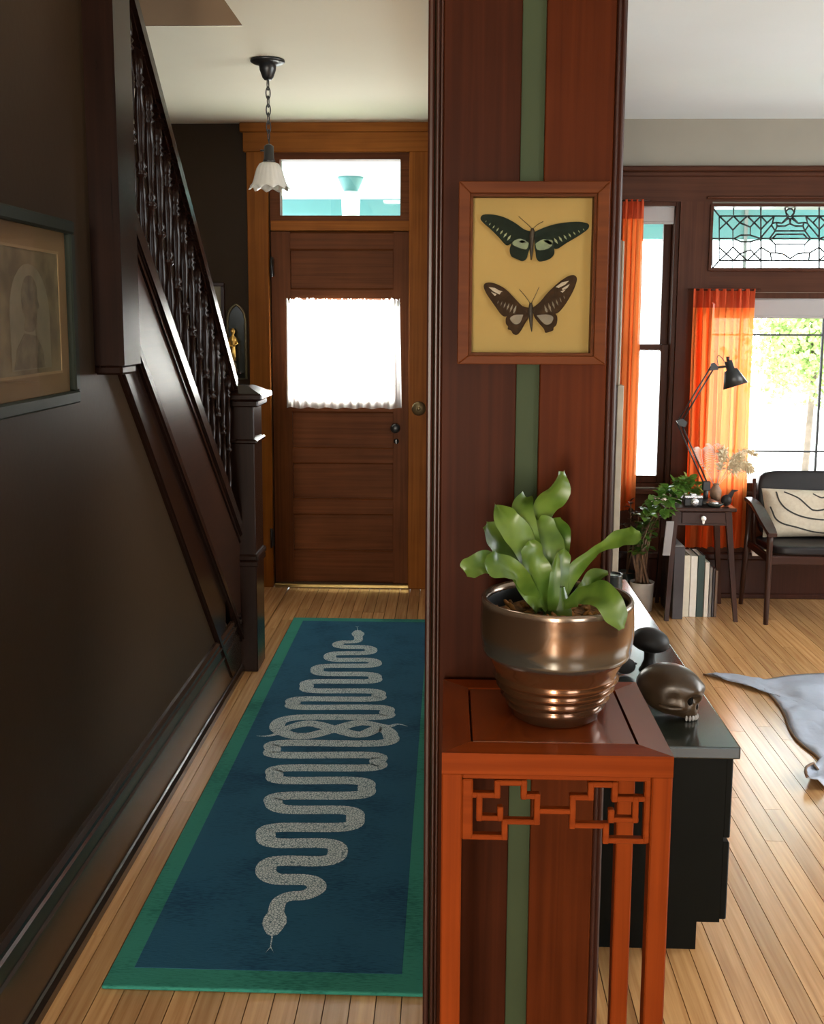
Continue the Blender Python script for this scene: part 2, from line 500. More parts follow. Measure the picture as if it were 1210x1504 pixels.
class B:
    def __init__(s):
        s.bm = bmesh.new()

    def box(s, x0, x1, y0, y1, z0, z1, bev=0.0, seg=1):
        x0, x1 = sorted((x0, x1)); y0, y1 = sorted((y0, y1)); z0, z1 = sorted((z0, z1))
        r = bmesh.ops.create_cube(s.bm, size=1.0)
        for v in r['verts']:
            v.co = Vector(((x0 + x1) / 2 + v.co.x * (x1 - x0), (y0 + y1) / 2 + v.co.y * (y1 - y0), (z0 + z1) / 2 + v.co.z * (z1 - z0)))
        if bev:
            e = list({e for v in r['verts'] for e in v.link_edges})
            bmesh.ops.bevel(s.bm, geom=e, offset=bev, segments=seg, affect='EDGES', profile=0.5)
        return s

    def quadbox(s, front, depth):
        """four corner points, thickened by the vector depth"""
        d = Vector(depth)
        a = [s.bm.verts.new(Vector(p)) for p in front]
        b = [s.bm.verts.new(Vector(p) + d) for p in front]
        n = len(a)
        s.bm.faces.new(a[::-1]); s.bm.faces.new(b)
        for i in range(n):
            s.bm.faces.new((a[i], a[(i + 1) % n], b[(i + 1) % n], b[i]))
        return s

    def tube(s, path, r, n=8, cap=True, flat=1.0):
        P = [Vector(p) for p in path]
        rs = r if isinstance(r, (list, tuple)) else [r] * len(P)
        rings = []
        up = Vector((0, 0, 1))
        t0 = (P[1] - P[0]).normalized()
        if abs(t0.z) > 0.95:
            up = Vector((0, 1, 0))
        u = t0.cross(up).normalized()
        for i, p in enumerate(P):
            t = (P[min(i + 1, len(P) - 1)] - P[max(i - 1, 0)]).normalized()
            u = (u - t * u.dot(t)).normalized()
            w = t.cross(u)
            rings.append([s.bm.verts.new(p + (u * math.cos(2 * math.pi * k / n) + w * math.sin(2 * math.pi * k / n) * flat) * rs[i]) for k in range(n)])
        for a, b in zip(rings, rings[1:]):
            for k in range(n):
                f = s.bm.faces.new((a[k], a[(k + 1) % n], b[(k + 1) % n], b[k]))
                f.smooth = True
        if cap:
            s.bm.faces.new(rings[0][::-1]); s.bm.faces.new(rings[-1])
        return s

    def lathe(s, prof, c=(0, 0, 0), n=24, rot=None, smooth=True, fn=None):
        c = Vector(c)
        rings = []
        for (r, z) in prof:
            ring = []
            for k in range(n):
                a = 2 * math.pi * k / n
                rr, zz = (r, z) if fn is None else fn(r, z, a)
                v = Vector((rr * math.cos(a), rr * math.sin(a), zz))
                if rot is not None:
                    v = rot @ v
                ring.append(s.bm.verts.new(c + v))
            rings.append(ring)
        for a, b in zip(rings, rings[1:]):
            for k in range(n):
                f = s.bm.faces.new((a[k], a[(k + 1) % n], b[(k + 1) % n], b[k]))
                f.smooth = smooth
        if prof[0][0] > 1e-5 and fn is None:
            pass
        return s

    def solid(s, prof, c=(0, 0, 0), n=24, rot=None):
        return s.lathe([(1e-4, prof[0][1])] + list(prof) + [(1e-4, prof[-1][1])], c, n, rot)

    def ell(s, c, rad, rot=None, seg=20, rings=12, fn=None):
        r = bmesh.ops.create_uvsphere(s.bm, u_segments=seg, v_segments=rings, radius=1.0)
        for v in r['verts']:
            p = v.co.copy()
            if fn:
                p = fn(p)
            p = Vector((p.x * rad[0], p.y * rad[1], p.z * rad[2]))
            if rot is not None:
                p = rot @ p
            v.co = Vector(c) + p
        for f in {f for v in r['verts'] for f in v.link_faces}:
            f.smooth = True
        return s

    def grid(s, fn, nu, nv, smooth=True, flip=False):
        vs = [[s.bm.verts.new(fn(i / nu, j / nv)) for i in range(nu + 1)] for j in range(nv + 1)]
        for j in range(nv):
            for i in range(nu):
                q = (vs[j][i], vs[j][i + 1], vs[j + 1][i + 1], vs[j + 1][i])
                f = s.bm.faces.new(q[::-1] if flip else q)
                f.smooth = smooth
        return s

    def out(s, name, mat, parent=None, label=None, cat=None, group=None, kind=None, solidify=0.0, recalc=True, loc=None):
        if recalc:
            bmesh.ops.recalc_face_normals(s.bm, faces=s.bm.faces)
        me = bpy.data.meshes.new(name)
        base = BASE[parent] if parent is not None else (Vector(loc) if loc is not None else Vector((0, 0, 0)))
        if base.length:
            bmesh.ops.translate(s.bm, verts=s.bm.verts, vec=-base)
        s.bm.to_mesh(me)
        s.bm.free()
        me.materials.append(M[mat] if isinstance(mat, str) else mat)
        o = bpy.data.objects.new(name, me)
        COL.objects.link(o)
        if parent is not None:
            o.parent = parent
        else:
            o.location = base
        BASE[o] = base
        if solidify:
            md = o.modifiers.new('thickness', 'SOLIDIFY')
            md.thickness = solidify
            md.offset = 0
        tag(o, label, cat, group, kind)
        return o


def tag(o, label=None, cat=None, group=None, kind=None):
    if label: o['label'] = label
    if cat: o['category'] = cat
    if group: o['group'] = group
    if kind: o['kind'] = kind
    return o


def thing(name, loc, label, cat, group=None, kind=None):
    o = bpy.data.objects.new(name, None)
    COL.objects.link(o)
    o.location = loc
    o.empty_display_size = 0.05
    BASE[o] = Vector(loc)
    return tag(o, label, cat, group, kind)


def inst(src, name, parent, loc, scale=(1, 1, 1), rot=(0, 0, 0)):
    """another piece sharing the mesh of src; loc is a world position"""
    o = src.copy()
    o.name = name
    COL.objects.link(o)
    o.parent = parent
    o.location = Vector(loc) - BASE[parent]
    o.scale = scale
    o.rotation_euler = rot
    return o


def catmull(P, k=8):
    P = [Vector(p) for p in P]
    out = []
    for i in range(len(P) - 1):
        a, b, c, d = P[max(i - 1, 0)], P[i], P[i + 1], P[min(i + 2, len(P) - 1)]
        for j in range(k):
            t = j / k
            out.append(0.5 * ((2 * b) + (c - a) * t + (2 * a - 5 * b + 4 * c - d) * t * t + (3 * b - a - 3 * c + d) * t ** 3))
    out.append(P[-1])
    return out


def pxbox(name, x0, y0, x1, y1, Y, depth, mat, parent=None, bev=0.0, **kw):
    """box whose front face is the pixel rectangle on the plane Y (depth goes away from the viewer)"""
    a, b = A(x0, y0, Y), A(x1, y1, Y)
    return B().box(a.x, b.x, Y, Y + depth, b.z, a.z, bev).out(name, mat, parent, **kw)


# ================================================================== SETTING
ZC = 2.603
YD = 6.005           # hall front wall
YW = 5.90            # sitting-room front wall
XL = -0.913          # hall left wall
XP0, XP1 = -0.030, 0.264   # partition between hall and sitting room
YP = 1.700           # its end that faces the viewer

# floor: a subfloor with separate oak boards running towards the front wall
floor = B().box(-2.0, 4.2, -3.2, 6.1, -0.06, -0.0195).out('floor', 'dark_trim', label='narrow oak strip floor running through hall and sitting room', kind='structure')
bd = B().box(0, 1, 0, 1, -0.019, 0, 0.0).out('floor_board', 'oak_board', floor)
first_board = True
bw = 0.0585
x = -0.913
rows = 0
BOARDS = []
while x < 2.75:
    y = 1.55 - random.random() * 0.9
    while y < 6.0:
        ln = random.choice((0.9, 1.2, 1.5, 1.8, 2.1))
        y1 = min(y + ln, 6.0)
        if not (x > -0.02 and x < 0.22):
            BOARDS.append((x, max(y, 1.5), y1))
        y = y1
    x += bw
for (bx, y0, y1) in BOARDS:
    if y1 - y0 < 0.05:
        continue
    if first_board:
        o = bd; first_board = False
        o.location = (bx, y0, 0); o.scale = (bw - 0.0022, y1 - y0 - 0.0016, 1)
    else:
        inst(bd, 'floor_board', floor, (bx, y0, 0), (bw - 0.0022, y1 - y0 - 0.0016, 1))
# boards behind the viewer, under the partition and to the far right: outside the picture, one piece
far = B()
x = -0.913
while x < 4.2:
    if x < 2.75:
        far.box(x, x + bw - 0.0022, -3.1, 1.498, -0.019, 0)
        if -0.02 < x < 0.22:
            far.box(x, x + bw - 0.0022, 1.5, 6.0, -0.019, 0)
    else:
        far.box(x, x + bw - 0.0022, -3.1, 5.9, -0.019, 0)
    x += bw
x = -1.95
while x < -0.93:
    far.box(x, min(x + bw - 0.0022, -0.92), 4.4, 6.0, -0.019, 0)
    x += bw
far.out('floor_boards_beyond', 'oak_board', floor, kind='stuff')

# ceilings
cb = B()
cb.box(-0.766, XP0, -3.2, YD, ZC, ZC + 0.12)
cb.box(-2.0, -0.766, 4.06, YD, ZC, ZC + 0.12)
cb.box(-2.0, -0.766, -3.2, 1.2, ZC, ZC + 0.12)
cb.box(XP0, XP1, -3.2, YP, ZC, ZC + 0.12)
cb.out('ceiling', 'ceiling_paint', label='cream plaster ceiling of the hall with the stairwell opening', kind='structure')
B().box(XP1, 4.2, -3.2, YW, ZC, ZC + 0.12).out('ceiling_sitting_room', 'ceiling_white', label='white plaster ceiling of the sitting room', kind='structure')
st = B()
st.box(-2.0, -0.766, 4.052, 4.16, ZC + 0.002, 3.5)
st.box(-0.766, -0.70, 1.1, 4.16, ZC + 0.122, 3.5)
st.box(-2.0, -0.766, 1.1, 1.2, ZC + 0.122, 3.5)
st.out('wall_stairwell', 'soffit_tan', label='tan painted sides of the stairwell opening in the hall ceiling', kind='structure')
B().box(-2.1, -0.70, 1.1, 4.16, 3.5, 3.6).out('stairwell_cap', 'wall_cream', label='low unseen cap closing the stairwell against the sky', kind='structure')  # unseen cap added to keep sky light out of the stairwell

# walls
wl = B()
poly = [(-3.2, 0), (4.47, 0), (4.47, 0.10), (2.90, 1.40), (2.86, 1.40), (2.72, 1.40), (2.72, 2.9), (1.2, 2.9), (1.2, ZC), (-3.2, ZC)]
wl.quadbox([(XL, y, z) for y, z in poly], (-0.12, 0, 0))
wl.out('wall_left', 'wall_brown', label='dark brown painted wall along the left of the hall', kind='structure')
B().box(-2.1, -1.95, 1.0, 6.1, -0.02, 3.5).out('wall_stair', 'wall_brown', label='dark brown outer wall beside the stairs', kind='structure')
wf = B()
dx0, dx1 = A(400, 600, YD).x, A(602, 600, YD).x
wf.box(-2.0, dx0, YD, YD + 0.14, 0, ZC)
wf.box(dx1, XP0, YD, YD + 0.14, 0, ZC)
wf.box(dx0, dx1, YD, YD + 0.14, 2.47, ZC)
wf.out('wall_front_hall', 'wall_brown', label='dark brown wall around the front door', kind='structure')
# partition: its end is two mahogany boards with a strip of green wall left bare between them
OY0, OY1 = 2.9, 5.3     # wide opening between the pillar and the front end of the partition, above a half wall
part = B().box(XP0 + 0.004, XP1 - 0.004, YP + 0.016, OY0, 0, ZC).box(XP0 + 0.004, XP1 - 0.004, OY0, OY1, 0, 0.45).box(XP0 + 0.004, XP1 - 0.004, OY0, OY1, 2.54, ZC).box(XP0 + 0.004, XP1 - 0.004, OY1, 6.1, 0, ZC).out('wall_partition', 'green_paint', label='green wall between hall and sitting room clad in mahogany boards', kind='structure')
sx0 = (A(766, 0, YP).x + A(747, 1480, YP).x) / 2 - 0.002
sx1 = (A(797, 0, YP).x + A(778, 1480, YP).x) / 2 + 0.001
B().box(XP0 + 0.018, sx0, YP, YP + 0.016, 0, ZC, 0.0015).out('panel', 'mahogany', part, label='dark red board left of the green strip')
B().box(sx1, XP1 - 0.014, YP, YP + 0.016, 0, ZC, 0.0015).out('panel', 'mahogany_warm', part, label='warmer brown board right of the green strip')
e = B()
e.box(XP0 - 0.006, XP0 + 0.004, YP - 0.004, YP + 0.03, 0, ZC, 0.003)
e.box(XP0 + 0.006, XP0 + 0.012, YP - 0.006, YP + 0.016, 0, ZC, 0.002)
e.box(XP0 + 0.013, XP0 + 0.0175, YP - 0.002, YP + 0.016, 0, ZC, 0.0015)
e.box(XP0 - 0.006, XP0 + 0.004, YP + 0.03, OY0, 0, ZC)
e.box(XP0 - 0.006, XP0 + 0.004, OY1, 5.98, 0, ZC)
e.box(XP0 - 0.01, XP1 + 0.006, OY0, OY1, 0.45, 0.475)
e.out('edge_moulding', 'dark_trim', part)
e = B()
e.box(XP1 - 0.0135, XP1 - 0.007, YP - 0.003, YP + 0.016, 0, ZC, 0.002)
e.box(XP1 - 0.0065, XP1 + 0.002, YP - 0.001, YP + 0.03, 0, ZC, 0.003)
e.box(XP1 - 0.004, XP1 + 0.002, YP + 0.03, OY0, 0, ZC)
e.box(XP1 - 0.004, XP1 + 0.002, OY1, YW, 0, ZC)
e.out('edge_moulding', 'dark_trim', part)

# sitting-room front wall with its openings
w = B()
wx0, wx1 = A(921, 500, YW).x, A(991, 500, YW).x
sx_0, sx_1 = A(1043, 350, YW).x, A(1278, 350, YW).x
zt, zb, zs = A(960, 294, YW).z, A(960, 716, YW).z, A(1160, 303, YW).z
zs2, zg1, zg0 = A(1160, 396, YW).z, A(1160, 430, YW).z, 0.60
D = 0.14
w.box(XP1, wx0, YW, YW + D, 0, ZC)
w.box(wx0, wx1, YW, YW + D, 0, zb); w.box(wx0, wx1, YW, YW + D, zt, ZC)
w.box(wx1, sx_0, YW, YW + D, 0, ZC)
w.box(sx_0, sx_1, YW, YW + D, 0, zg0); w.box(sx_0, sx_1, YW, YW + D, zg1, zs2); w.box(sx_0, sx_1, YW, YW + D, zs, ZC)
w.box(sx_1, 4.2, YW, YW + D, 0, ZC)
w.out('wall_front_sitting_room', 'wall_greige', label='greige plastered window wall of the sitting room', kind='structure')
B().box(4.2, 4.3, 1.8, 2.3, -0.02, ZC).box(4.2, 4.3, 4.9, 6.1, -0.02, ZC).box(4.2, 4.3, 2.3, 4.9, -0.02, 0.75).box(4.2, 4.3, 2.3, 4.9, 2.35, ZC).out('wall_right', 'wall_cream', label='cream side wall of the sitting room', kind='structure')
B().box(-1.1, -0.87, -3.2, -3.1, -0.02, ZC).box(-0.87, -0.23, -3.2, -3.1, 2.1, ZC).box(-0.87, -0.23, -3.2, -3.1, -0.02, 0.3).box(-0.23, 1.6, -3.2, -3.1, -0.02, ZC).box(3.4, 4.3, -3.2, -3.1, -0.02, ZC).box(1.6, 3.4, -3.2, -3.1, -0.02, 0.75).box(1.6, 3.4, -3.2, -3.1, 2.35, ZC).out('wall_back', 'wall_brown', label='brown wall behind the viewer', kind='structure')

B().box(4.2, 4.3, -3.2, 1.8, -0.02, ZC).out('wall_right_back', 'wall_brown', label='brown side wall behind the viewer', kind='structure')
# brown woodwork of the window wall
def trim(n, x0, y0, x1, y1, Y, depth, mat, lab, bev=0.004):
    return pxbox('trim_%d' % n, x0, y0, x1, y1, Y, depth, mat, bev=bev, label=lab, kind='structure')


t1 = B()
a, b = A(905, 243, YW - 0.05), A(1500, 251, YW - 0.05)
t1.box(XP1, 4.2, YW - 0.045, YW, b.z, a.z, 0.006)
t1.box(XP1, 4.2, YW - 0.03, YW, b.z - 0.025, b.z + 0.001, 0.005)
t1.out('trim_1', 'trim_brown', label='picture rail moulding above the sitting-room windows', kind='structure')
z0, z1 = A(1160, 296, YW - 0.02).z, b.z - 0.024
B().box(XP1, 4.2, YW - 0.02, YW, z0, z1).out('trim_2', 'trim_brown', label='wide header board over the sitting-room windows', kind='structure')
B().box(A(1036, 300, YW).x, sx_1 + 0.06, YW - 0.034, YW - 0.019, z0 + 0.012, z0 + 0.028, 0.004).out('trim_3', 'trim_brown', label='thin bead over the stained glass panel', kind='structure')
B().box(wx1, sx_0, YW - 0.02, YW, 0.26, z0).out('trim_4', 'trim_brown_up', label='wide brown mullion between narrow window and big window', kind='structure')
B().box(sx_0, sx_1, YW - 0.02, YW, zg1 + 0.002, zs2 - 0.002).out('trim_5', 'trim_brown', label='brown rail between stained glass and big window', kind='structure')
B().box(XP1, wx0, YW - 0.02, YW, 0.26, z0).out('trim_6', 'trim_brown_up', label='brown casing left of the narrow window', kind='structure')
B().box(sx_1, sx_1 + 0.16, YW - 0.02, YW, 0.26, z0).out('trim_7', 'trim_brown_up', label='brown casing right of the big window', kind='structure')
B().box(wx0, wx1, YW - 0.02, YW, 0.26, zb - 0.035).box(sx_0, sx_1, YW - 0.02, YW, 0.26, zg0 - 0.03).out('trim_8', 'trim_brown', label='brown apron boards beneath the window sills', kind='structure')
B().box(wx0 - 0.05, wx1 + 0.03, YW - 0.055, YW + 0.05, zb - 0.034, zb - 0.004, 0.006).out('trim_9', 'trim_brown', label='sill of the narrow window', kind='structure')
B().box(sx_0 - 0.05, sx_1 + 0.05, YW - 0.055, YW + 0.05, zg0 - 0.03, zg0 - 0.002, 0.006).out('trim_10', 'trim_brown', label='sill of the big window', kind='structure')
bbp = B()
bbp.box(XP1, 4.2, YW - 0.03, YW, 0, 0.22, 0.004).box(XP1, 4.2, YW - 0.045, YW, 0.22, 0.26, 0.008).box(XP1, 4.2, YW - 0.045, YW - 0.03, 0, 0.03, 0.006)
bbp.out('baseboard_front', 'dark_trim', label='tall dark baseboard under the sitting-room windows', kind='structure')

# window_2: narrow double-hung window
win = thing('window_2', (wx0, YW, zb), 'narrow double-hung window with grey blind and red curtain', None, kind='structure')
zm = A(960, 511, YW + 0.06).z
B().box(wx0, wx0 + 0.03, YW + 0.02, YW + D, zb, zt).box(wx1 - 0.022, wx1, YW - 0.004, YW + D, zb, zt, 0.003).box(wx0, wx1, YW + 0.0, YW + D, zt - 0.03, zt).box(wx0, wx1, YW + 0.02, YW + D, zb - 0.003, zb + 0.02).out('window_frame', 'trim_brown_up', win)
for (n, za, zz, yy) in (('upper_sash', zm - 0.02, zt - 0.03, YW + 0.085), ('lower_sash', zb + 0.02, zm + 0.02, YW + 0.045)):
    q = B()
    fx0, fx1, fw = wx0 + 0.03, wx1 - 0.022, 0.042
    q.box(fx0, fx0 + fw, yy, yy + 0.035, za, zz, 0.003).box(fx1 - fw, fx1, yy, yy + 0.035, za, zz, 0.003)
    q.box(fx0 + fw, fx1 - fw, yy, yy + 0.035, za, za + 0.04, 0.003).box(fx0 + fw, fx1 - fw, yy, yy + 0.035, zz - 0.03, zz, 0.003)
    so = q.out(n, 'trim_brown_up', win)
    B().box(fx0 + fw, fx1 - fw, yy + 0.015, yy + 0.019, za + 0.04, zz - 0.03).out('pane', 'pane_glass', so)

# window_3: big window with thin leaded bars
win = thing('window_3', (sx_0, YW, zg0), 'big front window with thin glazing bars behind the armchair', None, kind='structure')
B().box(sx_0, sx_0 + 0.03, YW, YW + D, zg0, zg1).box(sx_1 - 0.03, sx_1, YW, YW + D, zg0, zg1).box(sx_0, sx_1, YW, YW + D, zg1 - 0.03, zg1).box(sx_0, sx_1, YW, YW + D, zg0, zg0 + 0.05).out('window_frame', 'trim_brown_up', win)
Yg = YW + 0.07
vb = [sx_0 + 0.03, A(1112, 550, Yg).x - 0.003, A(1205, 550, Yg).x, sx_1 - 0.03]
vb[1] = sx_0 + 0.03 + (vb[2] - sx_0 - 0.03) * 0.0 + 0.0
vb = [sx_0 + 0.03, A(1205, 550, Yg).x, sx_1 - 0.03]
hb = [zg0 + 0.05, A(1160, 663, Yg).z, A(1160, 492, Yg).z, zg1 - 0.03]
bars = B()
for xv in vb[1:-1]:
    bars.box(xv - 0.006, xv + 0.006, Yg - 0.006, Yg + 0.008, hb[0], hb[-1])
for zv in hb[1:-1]:
    bars.box(vb[0], vb[-1], Yg - 0.005, Yg + 0.007, zv - 0.005, zv + 0.005)
bars.out('glazing_bars', 'lead', win)
for i in range(len(vb) - 1):
    for j in range(len(hb) - 1):
        B().box(vb[i] + 0.002, vb[i + 1] - 0.002, Yg, Yg + 0.003, hb[j] + 0.002, hb[j + 1] - 0.002).out('pane', 'pane_glass', win)

# window_4: stained glass panel, every piece of glass separate, lead cames between
win = thing('window_4', (sx_0, YW, zs2), 'wide leaded stained glass panel above the big window', None, kind='structure')
B().box(sx_0 - 0.012, sx_0 + 0.006, YW - 0.03, YW + D, zs2 - 0.01, zs + 0.01, 0.003).box(sx_1 - 0.006, sx_1 + 0.012, YW - 0.03, YW + D, zs2 - 0.01, zs + 0.01, 0.003).box(sx_0, sx_1, YW - 0.03, YW + D, zs - 0.004, zs + 0.012, 0.003).box(sx_0, sx_1, YW - 0.03, YW + D, zs2 - 0.012, zs2 + 0.006, 0.003).out('window_frame', 'trim_brown', win)
YS = YW + 0.06
CU = 855.0


def sg(u, v):
    return A(1040 + u / 7.118, 290 + v / 7.118, YS)


def circ(cx, cy, r, n=12):
    return [(cx + r * math.cos(2 * math.pi * k / n), cy + r * math.sin(2 * math.pi * k / n)) for k in range(n)]


LEFT = [
    [(40, 100), (265, 100), (265, 195), (115, 195)], [(265, 100), (550, 100), (550, 195), (265, 195)],
    [(40, 100), (115, 195), (115, 430), (40, 430)], [(40, 430), (115, 430), (115, 660), (40, 745)],
    [(40, 745), (115, 660), (250, 660), (250, 745)], [(250, 745), (250, 660), (550, 660), (550, 745)],
    [(550, 745), (550, 660), (855, 660), (855, 745)],
]
upper = [
    [(115, 195), (265, 195), (190, 265)], [(115, 195), (190, 265), (115, 335)], [(115, 335), (190, 265), (258, 340), (258, 430), (115, 430)],
    [(265, 195), (330, 265), (258, 340), (190, 265)], [(265, 195), (410, 195), (330, 265)], [(330, 265), (410, 195), (480, 265), (440, 310)],
    [(258, 340), (330, 265), (440, 310), (440, 395), (340, 395), (270, 430), (258, 430)], [(410, 195), (550, 195), (480, 265)],
    [(480, 265), (550, 195), (550, 335)], [(440, 310), (480, 265), (550, 335), (550, 430), (440, 395)],
]
LEFT += upper + [[(u, 430 + (430 - v) * 230 / 235) for (u, v) in p] for p in upper]
LEFT += [[(270, 430), (340, 395), (440, 395), (550, 430), (440, 464), (340, 464)]]
LEFT += [
    [(550, 100), (800, 100), (812, 160), (840, 195), (550, 195)],
    [(550, 195), (690, 195), (615, 265)], [(550, 195), (615, 265), (550, 335)], [(615, 265), (690, 195), (672, 270), (660, 290), (550, 420), (550, 335)],
    [(550, 420), (660, 290), (700, 350), (640, 430), (550, 430)], [(672, 270), (710, 262), (720, 300), (700, 350), (660, 290)],
    [(690, 195), (840, 195), (770, 270), (710, 262), (672, 270)], [(710, 262), (770, 270), (845, 215), (855, 275), (800, 300), (720, 300)],
    [(700, 350), (720, 300), (800, 300), (855, 275), (855, 350)],
    [(640, 430), (700, 350), (855, 350), (855, 385), (715, 385), (670, 430)], [(670, 430), (715, 385), (855, 385), (855, 430)],
    [(640, 430), (670, 430), (855, 430), (855, 490), (700, 490)],
    [(550, 430), (640, 430), (700, 490), (700, 580), (650, 580), (550, 520)], [(700, 490), (855, 490), (855, 640), (780, 590), (700, 580)],
    [(550, 520), (650, 580), (660, 660), (550, 660)], [(650, 580), (700, 580), (780, 590), (855, 640), (855, 660), (660, 660)],
]
PANES = LEFT + [[(2 * CU - u, v) for (u, v) in p][::-1] for p in LEFT] + [circ(855, 160, 42)]
edges = {}
for p in PANES:
    q = B()
    q.quadbox([sg(u, v) for (u, v) in p], (0, 0.003, 0))
    q.out('pane', 'leaded_glass', win)
    for i in range(len(p)):
        k = tuple(sorted((tuple(round(c) for c in p[i]), tuple(round(c) for c in p[(i + 1) % len(p)]))))
        edges[k] = 1
cm = B()
for (p0, p1) in edges:
    if abs(p0[0] - CU) < 1 and abs(p1[0] - CU) < 1:
        continue
    a, b = sg(*p0), sg(*p1)
    if (b - a).length > 0.004:
        cm.tube([a, b], 0.0034 if (abs(p0[0] - p1[0]) < 2 and abs(p0[0] - 550) > 6 and abs(p0[0] - 1160) > 6) else 0.0046, 5)
cm.out('lead_came', 'lead', win)

# ------------------------------------------------------------------ front door
Yc = YD - 0.028
casing = [
    (1, 361, 222, 402, 866, 'casing_wood', 'left casing board of the front door'),
    (2, 601, 222, 634, 866, 'casing_wood', 'right casing board of the front door'),
    (3, 356, 193, 640, 223, 'casing_wood_flat', 'wide head casing above the door transom'),
    (4, 352, 179, 640, 194, 'casing_wood_flat', 'crown strip over the front door head casing'),
]
for (n, x0, y0, x1, y1, mt, lab) in casing:
    a, b = A(x0, y0, Yc), A(x1, y1, Yc)
    x1w = min(b.x, XP0 - 0.007)
    zz0 = 0.0 if y1 > 800 else b.z
    if n in (1, 2):
        x1w = b.x if n == 1 else XP0 - 0.008
    B().box(a.x, x1w, Yc - (0.02 if n == 4 else 0.0) - (0.004 if n == 3 else 0), YD, zz0, min(a.z, ZC - 0.001), 0.004).out('trim_%d' % (10 + n), mt, label=lab, kind='structure')
pxbox('trim_15', 397, 324, 604, 339, YD - 0.006, 0.08, 'casing_wood_flat', bev=0.003, label='transom bar between front door and transom window', kind='structure')
# window_1: transom
win = thing('window_1', A(500, 322, YD), 'transom window with clear glass above the front door', None, kind='structure')
a, b = A(400, 223, YD), A(604, 324, YD)
ga, gb = A(411, 235, YD + 0.03), A(588, 317, YD + 0.03)
B().box(dx0 - 0.012, ga.x, YD + 0.012, YD + 0.10, b.z - 0.012, a.z + 0.012).box(gb.x, dx1 + 0.012, YD + 0.012, YD + 0.10, b.z, a.z).box(ga.x, gb.x, YD + 0.012, YD + 0.10, ga.z, a.z + 0.012).box(ga.x, gb.x, YD + 0.012, YD + 0.10, b.z - 0.012, gb.z).out('window_frame', 'door_wood_flat', win)
B().box(ga.x, gb.x, YD + 0.045, YD + 0.049, gb.z, ga.z).out('pane', 'pane_glass', win)
# door_1
door = thing('door_1', A(500, 862, YD), 'brown panelled front door with a curtained window', 'door', kind='structure')
Yf, th = YD + 0.012, 0.044
L, Rr = dx0 + 0.002, dx1 - 0.002
B().box(dx0 - 0.01, dx0 + 0.016, YD + 0.058, YD + 0.09, 0, 2.03).box(dx1 - 0.016, dx1 + 0.01, YD + 0.058, YD + 0.09, 0, 2.03).box(dx0, dx1, YD + 0.058, YD + 0.09, 2.0, 2.05).out('door_stop', 'door_wood', door)
dz = lambda py: A(500, py, Yf).z
dxp = lambda px: A(px, 600, Yf).x
top = dz(340)
sl, sr = dxp(429), dxp(577)
B().box(L, sl, Yf, Yf + th, 0.0225, top, 0.002).out('stile', 'door_wood', door)
B().box(sr, Rr, Yf, Yf + th, 0.0225, top, 0.002).out('stile', 'door_wood', door)
for (y0, y1) in ((340, 368), (423, 441), (581, 607), (657, 682), (732, 757), (808, 856)):
    z_lo = dz(y1) if y1 < 850 else 0.0225
    z_hi = dz(y0) if y0 > 341 else top
    B().box(sl - 0.014, sr + 0.014, Yf + 0.0008, Yf + th - 0.001, z_lo, z_hi, 0.010).out('rail', 'door_wood_flat', door)
for (y0, y1) in ((368, 423), (607, 657), (682, 732), (757, 808)):
    B().box(sl - 0.006, sr + 0.006, Yf + 0.022, Yf + 0.034, dz(y1) - 0.006, dz(y0) + 0.006).out('panel', 'door_wood_flat', door)
B().box(sl, sr, Yf + 0.02, Yf + 0.024, dz(581), dz(441)).out('pane', 'pane_glass', door)
kn = A(581, 628, Yf)
B().solid([(0.018, 0), (0.02, 0.004), (0.008, 0.012), (0.008, 0.03), (0.024, 0.036), (0.028, 0.05), (0.02, 0.062)], kn, 16, Matrix.Rotation(R(90), 3, 'X')).out('knob', 'black_metal', door)
kp = A(582, 648, Yf)
B().solid([(0.015, 0), (0.016, 0.006), (0.006, 0.009), (0.006, 0.02)], kp, 12, Matrix.Rotation(R(90), 3, 'X')).box(kp.x - 0.004, kp.x + 0.004, kp.y - 0.024, kp.y - 0.008, kp.z - 0.012, kp.z + 0.012).out('latch_turn', 'black_metal', door)
for hy in (392, 790):
    h = A(399, hy, Yc)
    B().box(h.x - 0.008, h.x + 0.008, Yc - 0.006, Yf, h.z - 0.05, h.z + 0.05, 0.002).tube([(h.x, Yc - 0.008, h.z - 0.056), (h.x, Yc - 0.008, h.z + 0.056)], 0.006).out('hinge', 'black_metal', door)
B().box(L - 0.0, Rr + 0.0, YD - 0.03, YD + 0.09, 0, 0.022, 0.004).out('threshold', 'brass', door, label='brass threshold strip')
# door lace curtain
cx0, cx1, cz0, cz1 = dxp(423), dxp(587), dz(599), dz(443)


def door_curtain(u, v):
    w_ = 0.006 * math.sin(u * 2 * math.pi * 13 + 0.5 * math.sin(v * 3)) + 0.003 * math.sin(u * 2 * math.pi * 31)
    xx = cx0 + (cx1 - cx0) * u + (0.010 * (v - 0.3) * (0.5 - abs(u - 0.5)) * math.sin(u * 9))
    xx += (0.012 if u > 0.5 else -0.004) * (1 - v) * (abs(u - 0.5) * 2)
    zz = cz0 + (cz1 - cz0) * v
    return Vector((xx, Yf - 0.018 + w_ * (0.4 + 0.6 * (1 - v)), zz + 0.004 * math.sin(u * 40) * (1 - v)))


